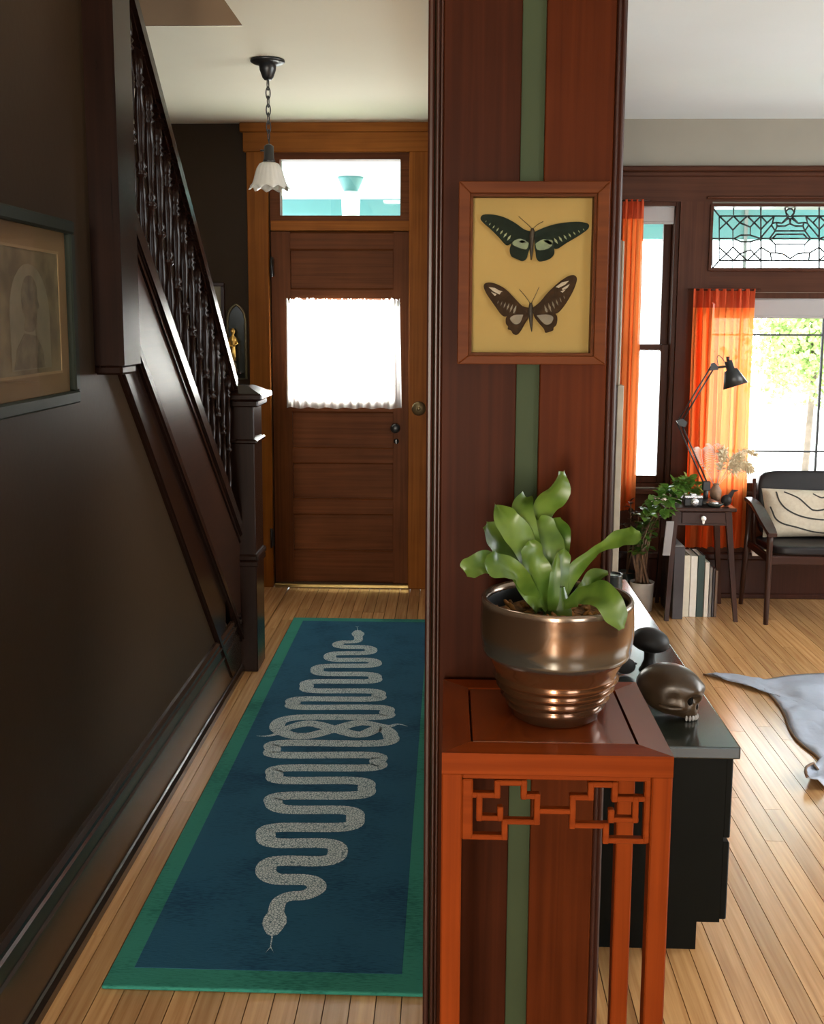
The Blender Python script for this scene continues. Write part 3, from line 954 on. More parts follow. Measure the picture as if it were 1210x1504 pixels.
dc = thing('door_curtain', (cx0, Yf - 0.018, cz0), 'white sheer curtain over the front door glass', 'curtain')
B().grid(door_curtain, 140, 12).out('cloth', 'sheer_white', dc, recalc=False)
B().grid(lambda u, v: Vector((cx0 + (cx1 - cx0) * u, Yf - 0.026 + 0.008 * math.sin(u * 2 * math.pi * 34), cz1 - 0.025 + v * (0.038 + 0.016 * noise.noise(Vector((u * 60, 0.3, 0)))))), 240, 3).out('ruffle', 'sheer_white', dc, recalc=False)
B().tube([(cx0 - 0.004, Yf - 0.012, cz1 - 0.008), (cx1 + 0.004, Yf - 0.012, cz1 - 0.008)], 0.004).out('rod', 'brass', dc)
db = A(615, 600, Yc)
bell = thing('doorbell', (db.x, Yc, db.z), 'round brass door chime on the casing right of the door', 'doorbell')
rx = Matrix.Rotation(R(90), 3, 'X')
B().solid([(0.040, 0), (0.040, 0.008), (0.034, 0.018)], db, 24, rx).out('dome', 'old_brass', bell)
B().solid([(0.012, 0), (0.010, 0.010)], db + Vector((0, -0.018, 0)), 14, rx).out('button', 'old_brass', bell)

# left baseboard: a stepped moulding
prof = [(0, 0), (0.026, 0), (0.026, 0.022), (0.018, 0.034), (0.012, 0.036), (0.012, 0.170), (0.016, 0.174), (0.016, 0.182), (0.010, 0.187), (0.010, 0.222), (0.018, 0.232), (0.018, 0.240), (0.013, 0.246), (0.013, 0.258), (0.017, 0.264), (0.010, 0.277), (0, 0.279)]
B().quadbox([(XL + a_, -3.1, z_) for a_, z_ in prof], (0, 7.58, 0)).out('baseboard_left', 'base_wood', label='tall dark stepped baseboard along the brown hall wall', kind='structure')

# ================================================================== STAIRCASE
stair = thing('staircase', (-0.90, 4.55, 0), 'dark wooden staircase with turned balusters climbing above the brown wall', 'staircase')
X0, X1 = -0.94, -0.90


def lin(p, q):
    return lambda y: p[1] + (q[1] - p[1]) * (y - p[0]) / (q[0] - p[0])


f_rail = lin((4.552, 1.252), (3.19, 2.437))
f_shoe = lin((3.099, 1.800), (4.40, 0.752))
f_board = lin((3.104, 1.422), (4.438, 0.23))
f_mould = lin((2.926, 1.366), (3.996, 0.304))


def slant(name, ftop, fbot, xa, xb, ya, yb, mat, bev=0.0, **kw):
    q = B()
    q.quadbox([(xa, ya, fbot(ya)), (xa, yb, fbot(yb)), (xa, yb, ftop(yb)), (xa, ya, ftop(ya))], (xb - xa, 0, 0))
    if bev:
        bmesh.ops.bevel(q.bm, geom=list(q.bm.edges), offset=bev, segments=2, affect='EDGES')
    return q.out(name, mat, stair, **kw)


ya, yb = 2.80, 4.50
slant('handrail', f_rail, lambda y: f_rail(y) - 0.085, -0.958, -0.895, ya, yb, 'stair_wood', 0.014)
slant('shoe_rail', f_shoe, lambda y: f_shoe(y) - 0.075, -0.958, -0.886, ya, yb, 'stair_wood', 0.006)
slant('shoe_rail', lambda y: f_shoe(y) - 0.074, lambda y: f_shoe(y) - 0.11, -0.950, -0.894, ya, yb, 'stair_wood', 0.006)
slant('stringer', lambda y: f_shoe(y) - 0.108, f_board, -0.945, -0.900, 2.86, yb, 'stringer_wood')
slant('apron_moulding', lambda y: f_board(y) + 0.004, lambda y: f_board(y) - 0.05, -0.945, -0.888, 2.86, yb, 'stair_wood', 0.008)
slant('apron_board', lambda y: f_board(y) - 0.048, lambda y: f_mould(y) + 0.05, -0.945, -0.906, 2.86, 4.2, 'stair_wood')
slant('apron_moulding', lambda y: f_mould(y) + 0.052, f_mould, -0.945, -0.894, 2.88, 4.27, 'stair_wood', 0.008)
for i in range(8):
    y0 = 4.42 - i * 0.2
    zt_ = 0.175 * (i + 1)
    B().box(-1.95, -0.946, y0 - 0.225, y0 + 0.012, zt_ - 0.028, zt_, 0.004).out('tread', 'stringer_wood', stair)
    B().box(-1.95, -0.946, y0 - 0.025, y0, zt_ - 0.175, zt_ - 0.029).out('riser', 'stair_wood', stair)
B().box(-1.95, -1.05, 1.3, 2.80, 1.36, 1.575).out('landing', 'stringer_wood', stair)
bp = [(0.0135, 0), (0.0135, .10), (.009, .105), (.0165, .12), (.0165, .13), (.009, .15), (.014, .24), (.0125, .32), (.0085, .43), (.0165, .445), (.0165, .455), (.009, .47), (.0165, .485), (.009, .51), (.0125, .60), (.0155, .72), (.0095, .83), (.017, .845), (.009, .86), (.0165, .875), (.0095, .89), (.0135, .9), (.0135, 1.0)]
n_b = 16
proto = None
for i in range(n_b):
    y = 4.40 - i * 0.097
    z0 = f_shoe(y) - 0.012
    h = f_rail(y) - 0.075 - z0
    if proto is None:
        proto = B().solid(bp, (0, 0, 0), 12).out('baluster', 'stair_wood', None)
        proto.parent = stair
        proto.location = Vector((-0.924, y, z0)) - BASE[stair]
        proto.scale = (1.1, 1.1, h)
    else:
        inst(proto, 'baluster', stair, (-0.924, y, z0), (1.1, 1.1, h))
# newel post at the foot
nx0, nx1, ny0, ny1 = -0.970, -0.829, 4.485, 4.672
npost = B().box(nx0, nx1, ny0, ny1, 0, 1.20, 0.004).out('newel_post', 'stair_wood', stair)
B().box(nx0 - 0.012, nx1 + 0.012, ny0 - 0.012, ny1 + 0.012, 0.50, 0.53, 0.008).box(nx0 - 0.008, nx1 + 0.008, ny0 - 0.008, ny1 + 0.008, 0.475, 0.50, 0.004).out('ring_moulding', 'stair_wood', npost)
B().box(nx0 - 0.014, nx1 + 0.014, ny0 - 0.014, ny1 + 0.014, 1.012, 1.032, 0.006).out('ring_moulding', 'stair_wood', npost)
c_ = B().box(nx0 - 0.022, nx1 + 0.022, ny0 - 0.022, ny1 + 0.022, 1.17, 1.20, 0.006).box(nx0 - 0.042, nx1 + 0.042, ny0 - 0.042, ny1 + 0.042, 1.20, 1.228, 0.006)
r0 = [(nx0 - 0.03, ny0 - 0.03, 1.228), (nx1 + 0.03, ny0 - 0.03, 1.228), (nx1 + 0.03, ny1 + 0.03, 1.228), (nx0 - 0.03, ny1 + 0.03, 1.228)]
r1 = [(nx0 + 0.03, ny0 + 0.035, 1.258), (nx1 - 0.03, ny0 + 0.035, 1.258), (nx1 - 0.03, ny1 - 0.035, 1.258), (nx0 + 0.03, ny1 - 0.035, 1.258)]
va = [c_.bm.verts.new(p) for p in r0]; vb_ = [c_.bm.verts.new(p) for p in r1]
c_.bm.faces.new(vb_)
for k in range(4):
    c_.bm.faces.new((va[k], va[(k + 1) % 4], vb_[(k + 1) % 4], vb_[k]))
c_.out('newel_cap', 'stair_wood', npost)
# hanging newel at the landing
q = B()
q.quadbox([(x_, 2.72, z_) for x_, z_ in ((-0.97, 1.42), (-0.835, 1.42), (-0.835, 2.80), (-0.86, 2.80), (-0.862, 2.40), (-0.913, 2.32), (-0.97, 2.30))], (0, 0.145, 0))
up = q.out('landing_newel', 'stair_wood', stair, label='square newel hanging from the stair landing')
B().box(-0.96, -0.845, 2.73, 2.855, 1.395, 1.42, 0.006).out('newel_drop', 'stair_wood', up)

# ================================================================== PICTURE on the left wall
pz0, pz1, py0, py1 = 1.338, 1.768, 2.03, 2.548
pic = thing('framed_portrait', (XL, 2.29, pz0), 'old sepia portrait print in dark frame on the brown hall wall', 'picture')
fw = 0.030
xf = XL + 0.022
q = B()
q.box(XL, xf, py0, py1, pz0, pz0 + fw, 0.004).box(XL, xf, py0, py1, pz1 - fw, pz1, 0.004).box(XL, xf, py0, py0 + fw, pz0 + fw, pz1 - fw, 0.004).box(XL, xf, py1 - fw, py1, pz0 + fw, pz1 - fw, 0.004)
q.out('frame', 'frame_green', pic)
B().box(XL + 0.001, XL + 0.006, py0 + fw, py1 - fw, pz0 + fw, pz1 - fw).out('mount_board', 'mat_board', pic)
iy0, iy1, iz0, iz1 = py0 + 0.085, py1 - 0.085, pz0 + 0.082, pz1 - 0.082
pr = B().box(XL + 0.006, XL + 0.0075, iy0, iy1, iz0, iz1).out('print', 'sepia_print', pic)
q = B()
for (a0, a1, c0, c1) in ((iy0 - 0.006, iy1 + 0.006, iz0 - 0.006, iz0), (iy0 - 0.006, iy1 + 0.006, iz1, iz1 + 0.006), (iy0 - 0.006, iy0, iz0, iz1), (iy1, iy1 + 0.006, iz0, iz1)):
    q.box(XL + 0.006, XL + 0.009, a0, a1, c0, c1)
q.out('mount_bevel', 'mat_line', pic)
yc = (iy0 + iy1) / 2
arch = [(yc - 0.11, iz0 + 0.01)] + [(yc - 0.11 * math.cos(t * math.pi / 12), iz1 - 0.14 + 0.11 * math.sin(t * math.pi / 12)) for t in range(13)] + [(yc + 0.11, iz0 + 0.01)]
B().quadbox([(XL + 0.0080, y_, z_) for y_, z_ in arch], (0.0006, 0, 0)).out('arched_vignette', 'vignette', pr)
q = B()
q.quadbox([(XL + 0.0088, yc + p_.x, iz1 - 0.112 + p_.y) for p_ in catmull([(0.030, -0.045, 0), (0.038, -0.018, 0), (0.050, -0.008, 0), (0.041, 0.010, 0), (0.040, 0.034, 0), (0.014, 0.056, 0), (-0.022, 0.052, 0), (-0.046, 0.022, 0), (-0.044, -0.014, 0), (-0.030, -0.034, 0), (-0.036, -0.060, 0), (0.012, -0.062, 0), (0.030, -0.045, 0)], 3)[:-1]], (0.0005, 0, 0))
q.quadbox([(XL + 0.0088, yc + a_, iz0 + b_) for a_, b_ in ((-0.10, 0.012), (0.07, 0.012), (0.062, 0.05), (0.028, 0.082), (-0.038, 0.088), (-0.082, 0.055))], (0.0005, 0, 0))
q.out('faded_figure', 'vignette_dark', pr)
B().box(XL + 0.012, XL + 0.014, py0 + fw - 0.004, py1 - fw + 0.004, pz0 + fw - 0.004, pz1 - fw + 0.004).out('pane', 'picture_glass', pic)

# ================================================================== RUG
ru0, ru1, rv0, rv1 = -0.792, -0.040, 2.240, 5.320
rug = thing('runner_rug', ((ru0 + ru1) / 2, rv0, 0), 'blue runner rug with green border and two grey intertwined snakes', 'rug')
B().box(ru0, ru1, rv0, rv1, 0.0015, 0.011, 0.004, 2).out('border', 'rug_green', rug, label='teal green rug border')
B().box(ru0 + 0.056, ru1 - 0.058, rv0 + 0.072, rv1 - 0.062, 0.008, 0.0118, 0.0006).out('field', 'rug_blue', rug, label='deep blue rug field')


def zz4(x_, y_): return (140 + x_ / 2.42, 890 + y_ / 2.42)
def zz5(x_, y_): return (140 + x_ / 2.42, 1180 + y_ / 2.42)


lower = [zz5(*p) for p in ((640, 400), (652, 352), (690, 331), (745, 326), (785, 305), (780, 284), (745, 272), (640, 268), (606, 240), (640, 206), (820, 204), (862, 172), (825, 143), (640, 141), (606, 116), (640, 87), (885, 84), (924, 52), (890, 25), (680, 22))]
lower += [zz4(*p) for p in ((634, 700), (665, 676), (930, 673), (963, 647), (930, 622), (670, 620), (638, 600), (670, 577), (975, 575), (1002, 553), (975, 531), (660, 530), (632, 510), (665, 488), (1010, 488), (1048, 458), (1010, 434), (940, 458), (850, 438), (765, 418), (690, 432), (645, 455), (605, 463), (572, 462))]
upper_s = [zz4(*p) for p in ((934, 105), (932, 124), (900, 128), (875, 129), (861, 137), (880, 145), (960, 147), (980, 157), (960, 167), (855, 169), (834, 180), (855, 191), (970, 192), (995, 203), (970, 212), (815, 214), (788, 228), (815, 241), (970, 243), (994, 256), (970, 268), (775, 269), (752, 285), (775, 301), (980, 303), (1006, 318), (980, 331), (730, 331), (704, 346), (730, 360), (1005, 361), (1035, 379), (1005, 395), (710, 397), (645, 428), (690, 458), (760, 461), (850, 438), (935, 416), (1010, 424), (1045, 428), (1075, 420), (1110, 428))]


def ribbon(name, pts, wmax, tail_n, z, lab):
    P = catmull([G(px, py, 0.012) for px, py in pts], 8)
    n = len(P)
    q = B()
    prev = None
    cum = [0]
    for i in range(1, n):
        cum.append(cum[-1] + (P[i] - P[i - 1]).length)
    tot = cum[-1]
    for i, p in enumerate(P):
        t = (P[min(i + 1, n - 1)] - P[max(i - 1, 0)]).normalized()
        s_ = Vector((-t.y, t.x, 0))
        dtail = tot - cum[i]
        wd = wmax * min(1, 0.62 + cum[i] / 0.7) * min(1.0, 0.02 + dtail / 0.22)
        if cum[i] < 0.12:
            wd = max(wd, wmax * 0.72)
        a = q.bm.verts.new(Vector((p.x, p.y, z)) + s_ * wd / 2)
        b = q.bm.verts.new(Vector((p.x, p.y, z)) - s_ * wd / 2)
        if prev:
            q.bm.faces.new((prev[0], prev[1], b, a))
        prev = (a, b)
    # head
    h0, h1 = P[0], P[0] + (P[0] - P[3]).normalized() * 0.14
    d = (h1 - h0).normalized(); s_ = Vector((-d.y, d.x, 0))
    outl = [(-0.045, 0.017), (-0.02, 0.020), (0.01, 0.030), (0.035, 0.031), (0.062, 0.023), (0.085, 0.013), (0.092, 0.0)]
    pts_h = [h0 + d * a_ + s_ * b_ for a_, b_ in outl] + [h0 + d * a_ - s_ * b_ for a_, b_ in outl[-2::-1]]
    q.bm.faces.new([q.bm.verts.new(Vector((p.x, p.y, z + 0.0001))) for p in pts_h])
    tip = h0 + d * 0.092
    tg = [tip, tip + d * 0.06, tip + d * 0.10 + s_ * 0.016]
    q.quadbox([Vector((p.x, p.y, z)) for p in (tip + s_ * 0.002, tip - s_ * 0.002, tip + d * 0.045 - s_ * 0.0012, tip + d * 0.07 - s_ * 0.010, tip + d * 0.05, tip + d * 0.07 + s_ * 0.010, tip + d * 0.045 + s_ * 0.0012)], (0, 0, 0.0002))
    for f in q.bm.faces:
        pass
    o = q.out(name, 'snake_scales', rug, label=lab)
    return o


ribbon('snake_motif', lower, 0.058, 6, 0.0126, 'grey scaled snake with its head towards the viewer')
ribbon('snake_motif', upper_s, 0.058, 6, 0.0124, 'grey scaled snake with its head towards the door')

# ================================================================== PENDANT LAMP
lp = Vector((-0.762, 4.57, ZC))
lamp = thing('pendant_lamp', lp, 'small pendant lamp with scalloped white glass shade hanging on a chain', 'lamp')
B().solid([(0.070, 0.0), (0.072, -0.008), (0.062, -0.014), (0.036, -0.020), (0.034, -0.040), (0.022, -0.072), (0.014, -0.080)], lp, 24).out('canopy', 'black_metal', lamp)
lk = None
for i in range(7):
    zc_ = ZC - 0.098 - i * 0.034
    pts = [(lp.x + 0.0085 * math.cos(t * 2 * math.pi / 12) * (1 if i % 2 else 0.25), lp.y + 0.0085 * math.cos(t * 2 * math.pi / 12) * (0.25 if i % 2 else 1), zc_ + 0.024 * math.sin(t * 2 * math.pi / 12)) for t in range(13)]
    B().tube(pts, 0.0026, 6, cap=False).out('chain_link', 'black_metal', lamp)
zb_ = ZC - 0.098 - 7 * 0.034
zs_ = 2.235
B().tube([(lp.x, lp.y, zb_ + 0.02), (lp.x + 0.004, lp.y, zb_ - 0.02), (lp.x, lp.y, zs_)], 0.0025).out('cord', 'black_metal', lamp)
B().solid([(0.008, 0.03), (0.020, 0.022), (0.022, -0.03), (0.026, -0.036), (0.026, -0.046)], (lp.x, lp.y, zs_), 16).tube([(lp.x - 0.02, lp.y, zs_ + 0.005), (lp.x - 0.036, lp.y, zs_ + 0.005)], 0.004).out('socket', 'black_metal', lamp)


def scal(r, z, a):
    t = max(0.0, min(1.0, (2.19 - z) / 0.11))
    k = t ** 2
    return r * (1 + 0.055 * k * math.cos(10 * a)) + 0.0018 * math.cos(20 * a), z - 0.007 * k * math.cos(10 * a)


B().lathe([(0.026, 2.190), (0.038, 2.184), (0.050, 2.165), (0.058, 2.14), (0.065, 2.115), (0.072, 2.098), (0.083, 2.086)], (lp.x, lp.y, 0), 60, fn=scal).out('lamp_shade', 'shade_glass', lamp, label='scalloped ribbed milky glass shade', solidify=0.003)
B().ell((lp.x, lp.y, 2.14), (0.02, 0.02, 0.032)).out('bulb', 'globe_white', lamp)

# ================================================================== WALL ITEMS beside the door
q0 = A(329, 415, YD - 0.02)
fp = thing('small_framed_picture', (q0.x - 0.12, YD, q0.z - 0.3), 'small dark framed picture on brown wall behind the handrail', 'picture')
xx1, zz1 = q0.x, q0.z
q = B()
for (a0, a1, c0, c1) in ((xx1 - 0.24, xx1, zz1 - 0.02, zz1), (xx1 - 0.24, xx1, zz1 - 0.32, zz1 - 0.30), (xx1 - 0.24, xx1 - 0.22, zz1 - 0.30, zz1 - 0.02), (xx1 - 0.02, xx1, zz1 - 0.30, zz1 - 0.02)):
    q.box(a0, a1, YD - 0.02, YD, c0, c1, 0.003)
q.out('frame', 'dark_trim', fp)
B().box(xx1 - 0.22, xx1 - 0.02, YD - 0.008, YD - 0.001, zz1 - 0.30, zz1 - 0.02).out('print', 'vignette', fp)
# pointed arch mirror
ax0, ax1 = A(335, 500, YD).x, A(362, 500, YD).x - 0.002
az0, az1 = A(349, 556, YD).z, A(349, 447, YD).z
am = thing('arched_mirror', ((ax0 + ax1) / 2, YD, az0), 'dark pointed arch mirror on brown wall beside the door casing', 'mirror')
axc, hw = (ax0 + ax1) / 2, (ax1 - ax0) / 2


def gothic(w_, z0_, z1_, n=8):
    pts = [(axc - w_, z0_)]
    hz = z1_ - w_ * 1.75
    for k in range(n + 1):
        t = k / n
        pts.append((axc - w_ * (1 - t), hz + (z1_ - hz) * math.sqrt(max(0.0, 4 - (t - 2) ** 2)) / 1.7321))
    left = pts[:]
    return left + [(2 * axc - x_, z_) for x_, z_ in left[-2::-1]]


outer, inner = gothic(hw, az0, az1), gothic(hw - 0.014, az0 + 0.014, az1 - 0.018)
q = B()
q.tube([(x_, YD - 0.012, z_) for x_, z_ in outer] + [(outer[0][0], YD - 0.012, outer[0][1])], 0.008, 8)
q.out('frame', 'gilt_dark', am)
B().quadbox([(x_, YD - 0.008, z_) for x_, z_ in outer], (0, 0.007, 0)).out('mirror_glass', 'mirror_dark', am)
fg = A(343, 546, YD - 0.06)
br = thing('wall_bracket', (fg.x, YD, fg.z), 'small dark carved bracket shelf on brown wall under gold figure', 'shelf')
B().box(fg.x - 0.05, fg.x + 0.05, YD - 0.11, YD - 0.016, fg.z - 0.012, fg.z, 0.003).out('shelf_board', 'stair_wood', br)
B().quadbox([(fg.x - 0.008, YD - 0.017, fg.z - 0.012), (fg.x - 0.008, YD - 0.09, fg.z - 0.012), (fg.x - 0.008, YD - 0.017, fg.z - 0.09)], (0.016, 0, 0)).out('corbel', 'stair_wood', br)
gf = thing('gold_figurine', (fg.x, YD - 0.06, fg.z), 'slim gold statuette standing before the dark arched mirror', 'figurine')
B().solid([(0.024, 0), (0.024, 0.012), (0.014, 0.02), (0.018, 0.045), (0.010, 0.06)], (fg.x, YD - 0.06, fg.z), 14).out('pedestal', 'old_brass', gf)
gz = fg.z + 0.06
B().solid([(0.018, 0), (0.015, 0.05), (0.013, 0.08), (0.020, 0.11), (0.021, 0.128), (0.008, 0.14), (0.007, 0.147), (0.013, 0.158), (0.013, 0.17), (0.006, 0.182)], (fg.x, YD - 0.06, gz), 14).tube([(fg.x + 0.018, YD - 0.06, gz + 0.125), (fg.x + 0.024, YD - 0.07, gz + 0.095), (fg.x + 0.008, YD - 0.08, gz + 0.085)], 0.005).tube([(fg.x - 0.018, YD - 0.06, gz + 0.125), (fg.x - 0.022, YD - 0.07, gz + 0.09), (fg.x - 0.006, YD - 0.08, gz + 0.08)], 0.005).out('figure', 'gold', gf)

# ================================================================== BUTTERFLY CASE
YB = YP - 0.045
a, b = A(674, 266, YB), A(889, 536, YB)
case = thing('butterfly_case', ((a.x + b.x) / 2, YP, b.z), 'wooden shadow box with two mounted butterflies on the mahogany boards', 'picture')
ia, ib = A(691, 284, YB + 0.004), A(871, 523, YB + 0.004)
oc_ = [(a.x, a.z), (b.x, a.z), (b.x, b.z), (a.x, b.z)]
ic_ = [(ia.x, ia.z), (ib.x, ia.z), (ib.x, ib.z), (ia.x, ib.z)]
for k in range(4):
    p_, r_ = [oc_[k], oc_[(k + 1) % 4], ic_[(k + 1) % 4], ic_[k]], B()
    r_.quadbox([(x_, YB, z_) for x_, z_ in p_], (0, YP - YB, 0))
    bmesh.ops.bevel(r_.bm, geom=list(r_.bm.edges), offset=0.0012, segments=1, affect='EDGES')
    r_.out('frame_rail' if k % 2 == 0 else 'frame_stile', 'frame_wood', case)
q = B()
lw = 0.004
q.box(ia.x, ib.x, YB + 0.008, YP - 0.001, ia.z - lw, ia.z).box(ia.x, ib.x, YB + 0.008, YP - 0.001, ib.z, ib.z + lw).box(ia.x, ia.x + lw, YB + 0.008, YP - 0.001, ib.z + lw, ia.z - lw).box(ib.x - lw, ib.x, YB + 0.008, YP - 0.001, ib.z + lw, ia.z - lw)
q.out('frame_lining', 'frame_wood', case)
B().box(ia.x, ib.x, YP - 0.012, YP - 0.001, ib.z, ia.z).out('backing_paper', 'cream_paper', case, label='yellowed cream backing paper')
B().box(ia.x, ib.x, YB + 0.004, YB + 0.006, ib.z, ia.z).out('pane', 'case_glass', case)
YBF = YP - 0.022


def bz(p, Y):
    return A(640 + p[0] / 4.321, 240 + p[1] / 4.321, Y)


def flatpoly(pts, Y, th=0.0006, lift=None, k=0):
    q = B()
    P = pts
    if k:
        P = [(v.x, v.y) for v in catmull([(x_, y_, 0) for x_, y_ in pts] + [(pts[0][0], pts[0][1], 0)], k)][:-1]
    q.quadbox([bz(p, Y) for p in P], (0, th, 0))
    return q


def merge(lst, Y, k=0):
    q = B()
    for pts in lst:
        P = pts
        if k:
            P = [(v.x, v.y) for v in catmull([(x_, y_, 0) for x_, y_ in pts] + [(pts[0][0], pts[0][1], 0)], k)][:-1]
        q.quadbox([bz(p, Y) for p in P], (0, 0.0004, 0))
    return q


def marks(line, Y, wid, ln_dir, n, taper=True):
    """row of narrow elongated spots along a line of the wing"""
    out = []
    for i in range(n):
        t = i / (n - 1)
        cx_ = line[0][0] + (line[1][0] - line[0][0]) * t
        cy_ = line[0][1] + (line[1][1] - line[0][1]) * t
        s_ = 0.5 + 0.9 * t
        dx_, dy_ = ln_dir[0] * s_, ln_dir[1] * s_
        nx_, ny_ = -dy_ * wid, dx_ * wid
        out.append([(cx_ - dx_, cy_ - dy_), (cx_ + nx_, cy_ + ny_), (cx_ + dx_, cy_ + dy_), (cx_ - nx_, cy_ - ny_)])
    return out


# upper butterfly
b1 = thing('mounted_butterfly', bz((610, 500), YBF), 'upper black and green butterfly pinned on cream paper', 'butterfly')
FL = [(600, 430), (560, 418), (500, 375), (430, 340), (360, 324), (300, 326), (283, 350), (300, 375), (350, 420), (400, 470), (440, 515), (462, 518), (500, 495), (560, 490), (600, 485)]
FR = [(625, 435), (680, 410), (750, 387), (830, 374), (910, 370), (965, 382), (972, 405), (950, 430), (890, 470), (830, 505), (780, 538), (752, 540), (720, 505), (670, 485), (625, 488)]
HL = [(600, 480), (540, 475), (490, 490), (475, 520), (468, 555), (480, 590), (505, 603), (525, 612), (550, 620), (575, 605), (585, 570), (598, 530)]
HR = [(625, 482), (680, 478), (730, 490), (748, 530), (752, 570), (735, 597), (710, 612), (680, 620), (655, 622), (637, 600), (632, 560), (626, 530)]
w1 = flatpoly(FL, YBF, k=3).out('forewing', 'wing_black', b1)
merge(marks([(318, 368), (465, 472)], YBF, 0.32, (9, -13), 7), YBF - 0.0006).out('wing_marks', 'wing_pale', w1)
w2 = flatpoly(FR, YBF, k=3).out('forewing', 'wing_black', b1)
merge(marks([(938, 420), (762, 492)], YBF, 0.32, (-9, -14), 7), YBF - 0.0006).out('wing_marks', 'wing_pale', w2)
h1 = flatpoly(HL, YBF - 0.0012, k=3).out('hindwing', 'wing_black', b1)
merge([[(590, 505), (540, 478), (495, 492), (488, 515), (530, 535), (575, 545)], [(575, 500), (552, 488), (530, 495), (545, 505)]], YBF - 0.002, 3).out('wing_marks', 'wing_green', h1)
h2 = flatpoly(HR, YBF - 0.0012, k=3).out('hindwing', 'wing_black', b1)
merge([[(632, 510), (680, 482), (728, 495), (738, 520), (700, 545), (645, 548)], [(680, 488), (735, 485), (740, 510), (715, 512)]], YBF - 0.002, 3).out('wing_marks', 'wing_green', h2)
q = B()
pb = [bz(p, YBF - 0.003) for p in ((613, 412), (613, 430), (610, 465), (608, 500), (606, 560), (605, 612))]
q.tube(pb, [0.0022, 0.0034, 0.0042, 0.0032, 0.0026, 0.0010], 8)
q.out('body', 'insect_body', b1)
B().tube([bz(p, YBF - 0.002) for p in ((616, 414), (645, 388), (682, 368))], 0.0004, 4).tube([bz(p, YBF - 0.002) for p in ((609, 414), (575, 380), (525, 336))], 0.0004, 4).out('antennae', 'insect_body', b1)
# lower butterfly
b2 = thing('mounted_butterfly', bz((600, 960), YBF), 'lower brown butterfly with pale streaked wings pinned on cream paper', 'butterfly')
FL = [(592, 915), (550, 905), (500, 855), (440, 795), (370, 760), (320, 758), (303, 780), (320, 825), (350, 870), (385, 920), (415, 960), (445, 972), (500, 950), (560, 965), (590, 950)]
FR = [(615, 915), (660, 880), (710, 820), (780, 755), (840, 715), (880, 710), (896, 735), (880, 790), (850, 850), (815, 905), (780, 945), (750, 955), (700, 950), (650, 962), (618, 950)]
HL = [(590, 950), (540, 945), (480, 955), (447, 975), (444, 1015), (458, 1035), (456, 1052), (478, 1062), (490, 1082), (515, 1088), (540, 1062), (570, 1010), (588, 980)]
HR = [(618, 950), (660, 945), (720, 945), (760, 955), (772, 985), (765, 1025), (748, 1042), (745, 1060), (725, 1068), (695, 1075), (685, 1050), (650, 1010), (625, 975)]
w1 = flatpoly(FL, YBF, k=3).out('forewing', 'wing_brown', b2)
merge(marks([(395, 880), (500, 930)], YBF, 0.22, (8, -22), 6), YBF - 0.0006).out('wing_marks', 'wing_tan', w1)
merge([[(335, 785), (375, 790), (415, 815), (405, 832), (365, 812)], [(380, 800), (425, 812), (400, 822)], [(350, 815), (385, 830), (375, 842)]], YBF - 0.0007).out('wing_patch', 'wing_white', w1)
w2 = flatpoly(FR, YBF, k=3).out('forewing', 'wing_brown', b2)
merge(marks([(815, 850), (700, 930)], YBF, 0.22, (-8, -24), 6), YBF - 0.0006).out('wing_marks', 'wing_tan', w2)
merge([[(760, 785), (800, 755), (845, 745), (820, 770), (780, 790)], [(800, 795), (850, 765), (835, 790), (805, 805)], [(790, 812), (825, 800), (805, 820)]], YBF - 0.0007).out('wing_patch', 'wing_white', w2)
h1 = flatpoly(HL, YBF - 0.0012, k=3).out('hindwing', 'wing_brown', b2)
merge([[(555, 960), (500, 962), (470, 985), (500, 1020), (535, 1010)]], YBF - 0.002, 3).out('wing_marks', 'wing_tan', h1)
h2 = flatpoly(HR, YBF - 0.0012, k=3).out('hindwing', 'wing_brown', b2)
merge([[(640, 965), (700, 958), (745, 975), (730, 1015), (690, 1020)]], YBF - 0.002, 3).out('wing_marks', 'wing_tan', h2)
q = B()
q.tube([bz(p, YBF - 0.003) for p in ((602, 885), (602, 905), (602, 940), (602, 980), (605, 1030), (608, 1068))], [0.0018, 0.003, 0.004, 0.003, 0.0022, 0.0006], 8)
q.out('body', 'insect_body', b2)
B().tube([bz(p, YBF - 0.002) for p in ((606, 887), (630, 840), (655, 785))], 0.0004, 4).tube([bz(p, YBF - 0.002) for p in ((598, 887), (565, 840), (530, 800))], 0.0004, 4).out('antennae', 'insect_body', b2)

# ================================================================== PLANT STAND
ZS = 0.956
s0, s1, t0_, t1_ = -0.005, 0.309, 1.380, 1.680
stand = thing('plant_stand', ((s0 + s1) / 2, 1.53, 0), 'reddish rosewood plant stand with fretwork apron holding the bronze pot', 'stand')
fwid = 0.040
tk = 0.030
# mitred top frame
def mitre(name, pts, mat):
    B().quadbox([(x_, y_, ZS - tk) for x_, y_ in pts], (0, 0, tk)).out(name, mat, stand)


